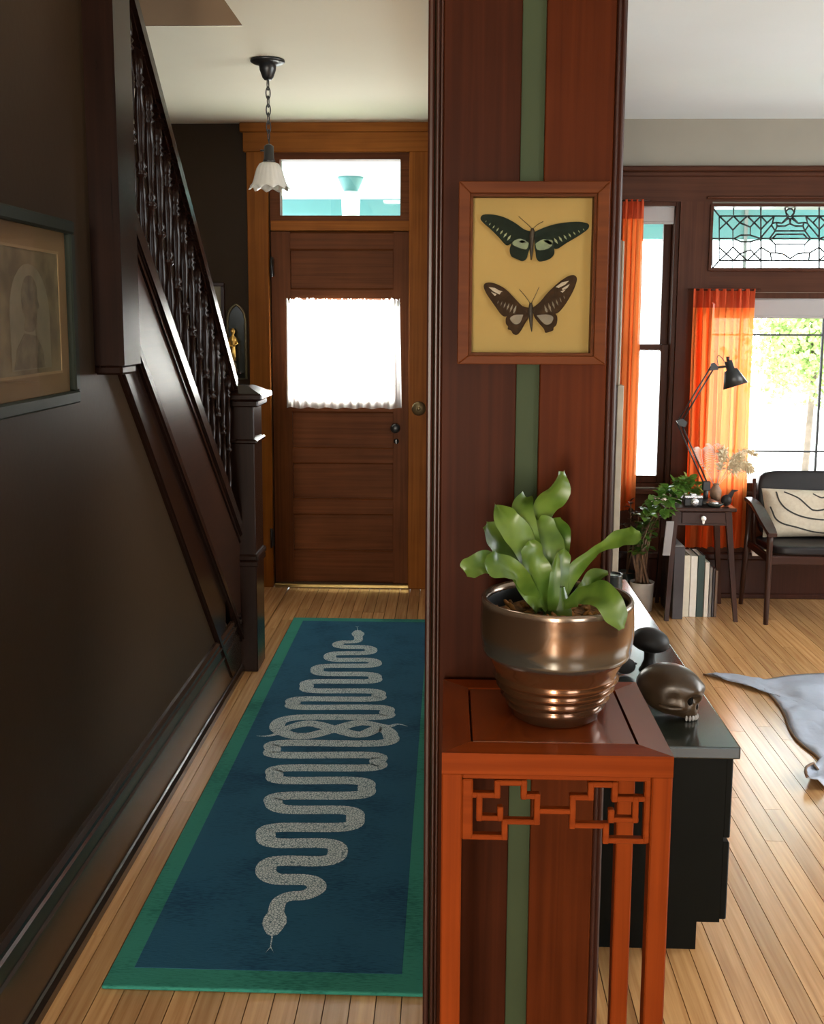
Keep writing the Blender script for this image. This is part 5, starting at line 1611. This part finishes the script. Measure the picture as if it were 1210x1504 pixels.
def plume(tip, bend, name='plume', mat='pampas', n=170, ln=0.05):
    path = catmull([mouth, (mouth + tip) / 2 + bend, tip], 12)
    q = B()
    q.tube(path, 0.0014, 5)
    for i in range(n):
        t = 0.35 + 0.65 * random.random()
        p = path[min(int(t * (len(path) - 1)), len(path) - 1)]
        d_ = (path[-1] - path[-5]).normalized() * 0.9 + Vector((random.gauss(0, .6), random.gauss(0, .6), random.gauss(-.1, .6)))
        e_ = p + d_.normalized() * ln * (0.5 + 0.6 * random.random())
        m_2 = (p + e_) / 2 + Vector((0, 0, 0.008))
        s_ = Vector((random.gauss(0, 1), random.gauss(0, 1), random.gauss(0, 1))).normalized() * 0.0028
        v_ = [q.bm.verts.new(c_2) for c_2 in (p - s_, p + s_, m_2 + s_ * 1.6, e_, m_2 - s_ * 1.6)]
        q.bm.faces.new(v_)
    q.out(name, mat, pg, recalc=False)


plume(A(1085, 672, 5.62), Vector((0.02, -0.02, 0.07)), n=360)
plume(A(1100, 690, 5.60), Vector((0.03, -0.03, 0.09)), n=320)
plume(A(1062, 665, 5.66), Vector((0.01, -0.02, 0.05)), n=220)
plume(A(1108, 668, 5.64), Vector((0.02, 0.0, 0.10)), n=120, ln=0.035)
for (tx, ty_, dirs) in ((1030, 660, -1), (1046, 655, 1)):
    tip = A(tx, ty_, 5.68)
    path = catmull([mouth, (mouth + tip) / 2 + Vector((dirs * 0.03, 0, 0.03)), tip], 10)
    q = B()
    q.tube(path, 0.0018, 5)
    for i in range(6, len(path)):
        for s_ in (-1, 1):
            ln_ = 0.055 * math.sin((i - 4) / (len(path) - 3) * math.pi * 0.85)
            e_ = path[i] + Vector((s_ * ln_, -0.01, 0.35 * ln_))
            m_2 = path[i] * 0.5 + e_ * 0.5 + Vector((0, 0, 0.006))
            q.bm.faces.new([q.bm.verts.new(c_2) for c_2 in (path[i], m_2 + Vector((0, 0, 0.003)), e_, m_2 - Vector((0, 0, 0.003)))])
    q.out('palm_frond', 'palm_dry', pg, recalc=False)


# leafy plants
def leaf_at(q, p, d, ln, wd, up_=Vector((0, 0, 1)), droop=0.2):
    d = d.normalized()
    s_ = d.cross(up_)
    s_ = s_.normalized() if s_.length > 1e-3 else Vector((1, 0, 0))
    nrm_ = s_.cross(d)
    rows_ = []
    for (t, w_) in ((0, .08), (.25, .8), (.5, 1), (.75, .7), (1, .03)):
        c = p + d * ln * t - Vector((0, 0, 1)) * droop * ln * t * t
        rows_.append([q.bm.verts.new(c - s_ * wd * w_ + nrm_ * wd * .25 * w_), q.bm.verts.new(c), q.bm.verts.new(c + s_ * wd * w_ + nrm_ * wd * .25 * w_)])
    for r0_, r1_ in zip(rows_, rows_[1:]):
        for m in range(2):
            f = q.bm.faces.new((r0_[m], r0_[m + 1], r1_[m + 1], r1_[m])); f.smooth = True


def rdir(up_=0.3):
    return Vector((random.gauss(0, 1), random.gauss(0, 1) - 0.3, random.gauss(up_, 0.6)))


# white pot with leaning stalks (zz plant) on the floor
wp = Vector((G(934, 884).x, 5.60, 0))
wpot = thing('white_pot', wp, 'small white planter on the floor left of the side table', 'pot')
B().lathe([(1e-4, 0), (0.056, 0), (0.064, 0.15), (0.066, 0.155), (0.060, 0.155), (0.058, 0.14), (1e-4, 0.138)], wp, 28).out('vessel', 'white_ceramic', wpot)
zzp = thing('leaning_stalk_plant', wp + Vector((0, 0, 0.14)), 'leaning brown stalked plant with glossy green leaves in white planter', 'plant')
B().solid([(0.055, 0.139), (0.054, 0.144)], wp, 20).out('soil', 'soil', zzp, kind='stuff')
for i in range(12):
    t = i / 11
    tipx, tipy = 940 + 36 * t, 775 - 30 * t + random.uniform(-8, 8)
    tip = A(tipx, tipy, 5.52 + 0.08 * random.random())
    st0 = wp + Vector((random.uniform(-.03, .03), random.uniform(-.03, .03), 0.142))
    path = catmull([st0, st0 * 0.5 + tip * 0.5 + Vector((-0.02 - 0.02 * random.random(), 0, 0.03)), tip], 6)
    o_ = B().tube(path, [0.008 - 0.005 * k / (len(path) - 1) for k in range(len(path))], 6).out('stalk', 'stalk', zzp)
    q = B()
    for k in range(9):
        pth_i = path[min(len(path) - 1, 5 + k)]
        leaf_at(q, pth_i, rdir(0.5), random.uniform(0.045, 0.075), random.uniform(0.014, 0.022))
    q.out('leaves', 'green_leaf', o_, recalc=False)
# dark-leaved plant behind
dpv = Vector((A(930, 800, 5.70).x - 0.02, 5.765, 0))
dpot = thing('dark_planter', dpv, 'dark planter standing behind the white planter', 'pot')
B().lathe([(1e-4, 0), (0.05, 0), (0.06, 0.17), (0.055, 0.17), (0.05, 0.15), (1e-4, 0.148)], dpv, 20).out('vessel', 'dark_ceramic', dpot)
dpl = thing('dark_leaf_plant', dpv + Vector((0, 0, 0.15)), 'tall slender plant with dark reddish leaves against the orange curtain', 'plant')
B().solid([(0.045, 0.149), (0.044, 0.153)], dpv, 20).out('soil', 'soil', dpl, kind='stuff')
for (tx, ty_) in ((926, 737), (938, 752), (918, 768)):
    tip = A(tx, ty_, 5.66)
    path = catmull([dpv + Vector((0, 0, 0.15)), dpv * .5 + tip * .5 + Vector((0.01, 0, 0.1)), tip], 8)
    o_ = B().tube(path, 0.004, 6).out('stem', 'stalk', dpl)
    q = B()
    for k in range(12):
        leaf_at(q, path[-1 - k // 2], rdir(0.5), 0.045, 0.015)
    q.out('leaves', 'dark_leaf', o_, recalc=False)
# flowering plant on the table's left end in a pale pot
fpv = Vector((A(992, 745, 5.56).x, 5.56, TZ))
fpot = thing('pale_pot', fpv, 'small pale pot with green plant at the table left end', 'pot')
B().lathe([(1e-4, 0), (0.030, 0), (0.038, 0.05), (0.034, 0.05), (0.030, 0.042), (1e-4, 0.04)], fpv, 20).out('vessel', 'white_ceramic', fpot)
flw = thing('flowering_plant', fpv + Vector((0, 0, 0.04)), 'trailing green plant with pale pink flowers spilling beside the side table', 'plant')
B().solid([(0.030, 0.041), (0.029, 0.045)], fpv, 16).out('soil', 'soil', flw, kind='stuff')
for i, (tx, ty_) in enumerate(((1018, 712), (1030, 720), (1005, 715), (985, 722), (968, 735), (955, 745), (948, 758), (990, 735), (1000, 728), (975, 750), (1022, 730), (962, 752))):
    tip = A(tx, ty_, 5.34 if tx < 980 else (5.62 if tx > 1010 else 5.50))
    mid = (fpv + Vector((0, 0, 0.04))) * .5 + tip * .5 + Vector((0, -0.02, 0.06))
    path = catmull([fpv + Vector((0, 0, 0.04)), mid, tip], 6)
    o_ = B().tube(path, 0.0025, 5).out('stem', 'green_leaf', flw)
    q = B()
    for k in range(16):
        leaf_at(q, path[-1 - (k % 7)] + Vector((random.gauss(0, .006), random.gauss(0, .006), random.gauss(0, .006))), rdir(0.3), random.uniform(0.045, 0.075), random.uniform(0.016, 0.026))
    q.out('leaves', 'green_leaf', o_, recalc=False)
    if i in (3, 7, 8, 4):
        q = B()
        for k in range(14):
            leaf_at(q, tip + Vector((random.gauss(0, .015), -0.02, 0.01 + random.gauss(0, .012))), rdir(0.4), 0.020, 0.009)
        q.out('blossoms', 'petal', o_, recalc=False)
# hanging paper bag beside the table leg (the pale block under the leaves)
pb_ = A(986, 800, 5.36)
bagz0, bagz1 = A(986, 816, 5.36).z, A(986, 765, 5.36).z
ca = thing('paper_sleeve', (pb_.x, 5.36, bagz0), 'pale paper sleeve hanging at the side table left leg', 'paper')
B().quadbox([A(973, 816, 5.345), A(984, 816, 5.345), A(990, 766, 5.345), A(979, 766, 5.345)], (0, 0.012, 0)).out('sleeve', 'blinds', ca)

# books and records under the table
bk = [('book', 988, 1005, 798, 903, 'book_dark', 'big dark record sleeve leftmost in the row under the table'),
      ('book', 1005.5, 1015, 812, 902, 'book_cream', 'tall cream book right beside the dark record sleeve'),
      ('book', 1015.5, 1025.5, 813, 901, 'book_white', 'tall whitish book between the cream book and the dark green book'),
      ('book', 1026, 1036, 812, 901, 'book_green', 'tall dark green book in the row under the side table'),
      ('book', 1036.5, 1043, 822, 900, 'book_white', 'shorter pale book right of the dark green book'),
      ('book', 1043.5, 1047.5, 829, 900, 'book_grey', 'thin grey book third from the right under the table'),
      ('book', 1048, 1051, 831, 899, 'book_dark', 'thin black book second from the right under the table'),
      ('book', 1051.5, 1055.5, 834, 899, 'book_brown', 'thin brown book rightmost in the row under the table')]
for i, (nm, x0_, x1_, y0_, y1_, mt, lab) in enumerate(bk):
    Yb = 5.47
    a_, b_ = A(x0_, y0_, Yb), A(x1_, y0_, Yb)
    b_.x -= 0.0015
    hgt = a_.z - A(x0_, 901, Yb).z + 0.004
    dep = 0.20 if i else 0.31
    bo = thing(nm, ((a_.x + b_.x) / 2, Yb, 0), lab, 'book', 'books and records under the side table')
    y0b = Yb - (0.05 if i == 0 else 0)
    if i == 0:
        B().box(a_.x, b_.x - 0.004, y0b, y0b + dep, 0, hgt + 0.005, 0.002).out('sleeve', 'book_dark', bo)
        B().box(a_.x + 0.004, b_.x - 0.008, y0b + 0.004, y0b + dep - 0.004, hgt - 0.002, hgt + 0.008).out('record_edge', 'book_grey', bo)
        continue
    B().box(a_.x, b_.x, y0b, y0b + 0.003, 0, hgt, 0.001).box(a_.x, a_.x + 0.002, y0b + 0.003, y0b + dep, 0, hgt).box(b_.x - 0.002, b_.x, y0b + 0.003, y0b + dep, 0, hgt).out('cover', mt, bo)
    B().box(a_.x + 0.002, b_.x - 0.002, y0b + 0.004, y0b + dep - 0.006, 0.003, hgt - 0.006).out('pages', 'book_white', bo)

# armchair
cx_l = 1.635
ch = thing('armchair', (1.95, 5.55, 0), 'low mid-century armchair with dark upholstery and slim wooden arms', 'chair')
W_ = 0.64
fyl, byl = 5.345, 5.745


def bar(q, pts, rs, flat=1.0):
    q.tube(catmull(pts, 5), rs if not isinstance(rs, list) else rs, 10, flat=flat)


for (sx, lab) in ((cx_l, 0), (cx_l + W_, 1)):
    B().tube(catmull([(sx, fyl, 0.0), (sx, fyl, 0.22), (sx, fyl, 0.475)], 4), [0.013, 0.0135, 0.014, 0.0145, 0.015, 0.0155, 0.016, 0.016, 0.016], 10).out('leg', 'walnut', ch)
    bx0 = sx - 0.02 if not lab else sx + 0.02
    B().tube([(bx0, byl, 0.0), ((sx + bx0) / 2, byl - 0.02, 0.30), (sx, byl - 0.03, 0.585)], [0.012, 0.016, 0.014], 10).out('leg', 'walnut', ch)
    q = B()
    ap_ = catmull([(sx - 0.012 if not lab else sx + 0.012, byl - 0.02, 0.590), (sx - 0.004, byl - 0.14, 0.578), (sx + 0.0, fyl + 0.13, 0.535), (sx + 0.006, fyl + 0.02, 0.487), (sx + 0.006, fyl - 0.02, 0.470)], 6)
    n = len(ap_)
    prev = None
    for i, p in enumerate(ap_):
        w_ = 0.020 + 0.010 * math.sin(i / (n - 1) * math.pi)
        ring = [q.bm.verts.new(p + Vector(o_)) for o_ in ((-w_, 0, -0.010), (w_, 0, -0.010), (w_ + 0.003, 0, 0.0), (w_ - 0.002, 0, 0.010), (-w_ + 0.002, 0, 0.010), (-w_ - 0.003, 0, 0.0))]
        if prev:
            for k in range(6):
                f = q.bm.faces.new((prev[k], prev[(k + 1) % 6], ring[(k + 1) % 6], ring[k]))
        else:
            q.bm.faces.new(ring[::-1])
        prev = ring
    q.bm.faces.new(prev)
    q.out('armrest', 'walnut', ch)
    B().box(sx - 0.010, sx + 0.010, fyl, byl - 0.02, 0.325, 0.365, 0.004).out('side_rail', 'walnut', ch)
B().box(cx_l, cx_l + W_, fyl - 0.010, fyl + 0.014, 0.315, 0.360, 0.004).out('front_rail', 'walnut_flat', ch)
B().box(cx_l, cx_l + W_, byl - 0.045, byl - 0.022, 0.315, 0.360, 0.004).out('back_rail', 'walnut_flat', ch)


def slab(x0, x1, y0, y1, z0, z1, pow_=5):
    def f(p):
        def se(c): return c
        m = (abs(p.x) ** pow_ + abs(p.y) ** pow_ + abs(p.z) ** pow_) ** (1 / pow_)
        return p / m
    return ((x0 + x1) / 2, (y0 + y1) / 2, (z0 + z1) / 2), ((x1 - x0) / 2, (y1 - y0) / 2, (z1 - z0) / 2), f


c_, r_, f_ = slab(cx_l + 0.018, cx_l + W_ - 0.018, fyl - 0.015, byl - 0.03, 0.355, 0.405, 7)
B().ell(c_, r_, Euler((R(-2), 0, 0)).to_matrix(), 48, 24, f_).out('seat_cushion', 'leather_dark', ch)
c_, r_, f_ = slab(-0.30, 0.30, -0.030, 0.030, -0.175, 0.175, 7)
B().ell((cx_l + W_ / 2 + 0.005, byl - 0.015, 0.565), (0.285, 0.030, 0.178), Euler((R(-10), 0, 0)).to_matrix(), 48, 24, f_).out('backrest', 'leather_dark', ch)
for sx in (cx_l + 0.02, cx_l + W_ - 0.02):
    B().tube([(sx, byl - 0.06, 0.33), (sx, byl - 0.005, 0.70)], 0.010, 8).out('back_post', 'walnut', ch)

# throw pillow on the armchair
pw, phh, pth = 0.285, 0.130, 0.060
pcen = Vector((cx_l + 0.035 + pw, byl - 0.125, 0.405 + phh * 0.98))
prot = Euler((R(-13), 0, R(0))).to_matrix()


def pilf(u, v, side):
    x_, y_ = u * 2 - 1, v * 2 - 1
    e_ = max(0.0, (1 - x_ ** 4)) ** 0.5 * max(0.0, (1 - y_ ** 4)) ** 0.5
    k_ = 1 - 0.06 * (1 - abs(y_)) * abs(x_) ** 3
    k2 = 1 - 0.07 * (1 - abs(x_)) * abs(y_) ** 3
    wr = 0.004 * noise.noise(Vector((x_ * 3, y_ * 4, side * 3.3)))
    return pcen + prot @ Vector((x_ * pw * k_, side * (pth * e_ + 0.003 + wr * e_), y_ * phh * k2))


pil = thing('throw_pillow', pcen - Vector((0, 0, phh)), 'cream pillow with black drawn lines on the dark armchair', 'pillow')
B().grid(lambda u, v: pilf(u, v, -1), 36, 20).grid(lambda u, v: pilf(u, v, 1), 36, 20).out('pillow_cover', 'cushion_linen', pil)


def pline(pts, w_=0.0042):
    P = catmull([(a_, b_, 0) for a_, b_ in pts], 8)
    q = B()
    prev = None
    for i, p in enumerate(P):
        t = (P[min(i + 1, len(P) - 1)] - P[max(i - 1, 0)])
        t = Vector((t.x * pw, t.y * phh, 0)).normalized()
        n_ = Vector((-t.y / pw, t.x / phh, 0)) * w_ / 2
        row = []
        for s_ in (-1, 1):
            c = p + n_ * s_
            row.append(q.bm.verts.new(pilf(min(1, max(0, c.x)), min(1, max(0, c.y)), -1) + prot @ Vector((0, -0.0012, 0))))
        if prev:
            q.bm.faces.new((prev[0], prev[1], row[1], row[0]))
        prev = row
    q.out('printed_line', 'ink_black', pil)


pline([(.11, .93), (.13, .72), (.20, .55), (.33, .42), (.50, .36), (.75, .37), (.95, .5)])
pline([(.18, .93), (.30, .80), (.40, .60), (.44, .55), (.52, .56), (.70, .68), (.9, .72)])
pline([(.44, .90), (.50, .82), (.54, .82), (.66, .92), (.75, .95)])
pline([(.04, .62), (.08, .40), (.15, .28), (.28, .20), (.45, .10), (.6, .08), (.85, .15)])
pline([(.60, .50), (.72, .52), (.85, .60)])

# hide rug
hp = [(1033, 992), (1060, 997), (1085, 1001), (1110, 1007), (1128, 1020), (1142, 1036), (1152, 1052), (1157, 1068), (1166, 1084), (1180, 1098), (1196, 1110), (1205, 1120), (1208, 1130), (1186, 1141), (1182, 1152), (1190, 1160), (1230, 1158), (1290, 1140), (1400, 1120), (1480, 1060), (1440, 1000), (1380, 985), (1300, 990), (1250, 986), (1210, 990), (1160, 993), (1125, 999), (1098, 997), (1065, 990)]
HP = [G(*p) for p in hp]
hc = G(1250, 1060)
hr = thing('hide_rug', (hc.x, hc.y, 0), 'wrinkled grey leather hide rug lying on the sitting-room floor', 'rug')


def hidef(i, t):
    p = HP[i % len(HP)]
    q_ = hc + (p - hc) * t
    z = 0.004 + 0.009 * abs(noise.noise(Vector((q_.x * 7, q_.y * 5, 1)))) + 0.004 * abs(noise.noise(Vector((q_.x * 20, q_.y * 14, 4))))
    if i in (13, 14, 15) and t > 0.9:
        z += 0.028 * (t - 0.9) * 10
    return Vector((q_.x, q_.y, z))


HPs = catmull(HP + [HP[0]], 3)[:-1]
HP_old = HP
HP = HPs
nH = len(HP)
q = B()
ringsv = []
for j in range(1, 19):
    t = j / 18
    ring = []
    for i in range(nH):
        q_ = hc + (HP[i] - hc) * t
        z = 0.004 + 0.030 * abs(noise.noise(Vector((q_.x * 5, q_.y * 7, 1)))) + 0.016 * abs(noise.noise(Vector((q_.x * 16, q_.y * 11, 4))))
        io = i / 3
        if 12.5 < io < 15.5 and t > 0.86:
            z += 0.03 * (t - 0.86) / 0.14
        elif t > 0.95:
            z = 0.004
        ring.append(q.bm.verts.new((q_.x, q_.y, z)))
    ringsv.append(ring)
cv = q.bm.verts.new((hc.x, hc.y, 0.008))
for i in range(nH):
    q.bm.faces.new((cv, ringsv[0][i], ringsv[0][(i + 1) % nH])).smooth = True
for r0_, r1_ in zip(ringsv, ringsv[1:]):
    for i in range(nH):
        f = q.bm.faces.new((r0_[i], r1_[i], r1_[(i + 1) % nH], r0_[(i + 1) % nH]))
        f.smooth = True
edge_pts = [v.co.copy() for v in ringsv[-1]]
q.out('hide', 'hide_leather', hr, solidify=0.003)
q = B()
q.tube([p + Vector((0, 0, 0.001)) for p in edge_pts[: nH // 2 + 2]], [0.0045 + 0.004 * max(0, noise.noise(Vector((i * 0.9, 3, 0)))) for i in range(nH // 2 + 2)], 6)
q.out('stitched_edge', 'hide_under', hr, label='dark brown stitched hide edge')

# ================================================================== OUTSIDE
B().box(-4, 7, 6.14, 8.75, -0.25, -0.05).out('porch_floor', 'porch_floor', label='grey painted porch floor outside the windows', kind='structure')
B().box(-4, 7, 6.16, 8.75, 2.47, 2.55).out('porch_ceiling', 'porch_white', label='white porch ceiling seen through the transom', kind='structure')
B().box(-4, 7, 8.5, 8.7, 2.17, 2.469).out('porch_beam', 'teal_beam', label='teal painted beam along the porch edge', kind='structure')
for xp_ in (A(1089, 350, 8.6).x, 5.2, -2.4):
    B().box(xp_ - 0.012, xp_ + 0.012, 8.48, 8.50, -0.25, 2.47).out('porch_downpipe', 'book_grey', label='thin grey pipe at the porch edge', kind='structure')
gr = B().box(-60, 60, 6.1, 80, -0.9, -0.6).out('ground_outside', 'concrete', label='pale street outside', kind='structure')
B().box(-30, 30, 8.8, 10.5, -0.6, -0.55).out('lawn', 'lawn', label='strip of lawn before the porch', kind='structure')
pl_ = Vector((A(515, 270, 7.2).x, 7.2, 2.47))
plmp = thing('porch_lamp', pl_, 'porch ceiling lamp with white bell shade seen through the transom', 'lamp')
B().solid([(0.085, 0), (0.080, -0.015), (0.055, -0.075), (0.045, -0.09)], pl_, 20).out('lamp_cap', 'teal_beam', plmp)
B().lathe([(0.040, -0.088), (0.075, -0.11), (0.062, -0.14), (0.058, -0.25), (1e-4, -0.255)], pl_, 24).out('lamp_shade', 'globe_white', plmp)


def tree(x_, y_, z_, r_, n, lab):
    t_ = thing('leafy_tree', (x_, y_, -0.6), lab, 'tree', 'trees across the street')
    B().tube([(x_, y_, -0.6), (x_ + 0.05, y_, z_ - r_ * 0.4), (x_, y_, z_ + r_ * 0.3)], [0.05, 0.04, 0.02], 8).out('trunk', 'bark', t_)
    q = B()
    for i in range(n):
        d_ = Vector((random.gauss(0, 1), random.gauss(0, 1), random.gauss(0, 1))).normalized()
        rr_ = r_ * random.random() ** 0.4 * (0.75 + 0.5 * noise.noise(d_ * 2 + Vector((x_, y_, 0))))
        p = Vector((x_, y_, z_)) + d_ * rr_
        a_ = Vector((random.gauss(0, 1), random.gauss(0, 1), random.gauss(0, 1))).normalized() * 0.055
        b_ = a_.cross(d_).normalized() * 0.035
        q.bm.faces.new([q.bm.verts.new(c2) for c2 in (p - a_, p + b_, p + a_, p - b_)])
    q.out('crown', 'tree_leaf', t_, kind='stuff', recalc=False)


tree(4.75, 14.2, 1.30, 1.15, 3200, 'leafy green tree across the street seen through the big window')
tree(6.6, 15.5, 1.4, 1.2, 1500, 'second leafy tree further right beyond the big window')
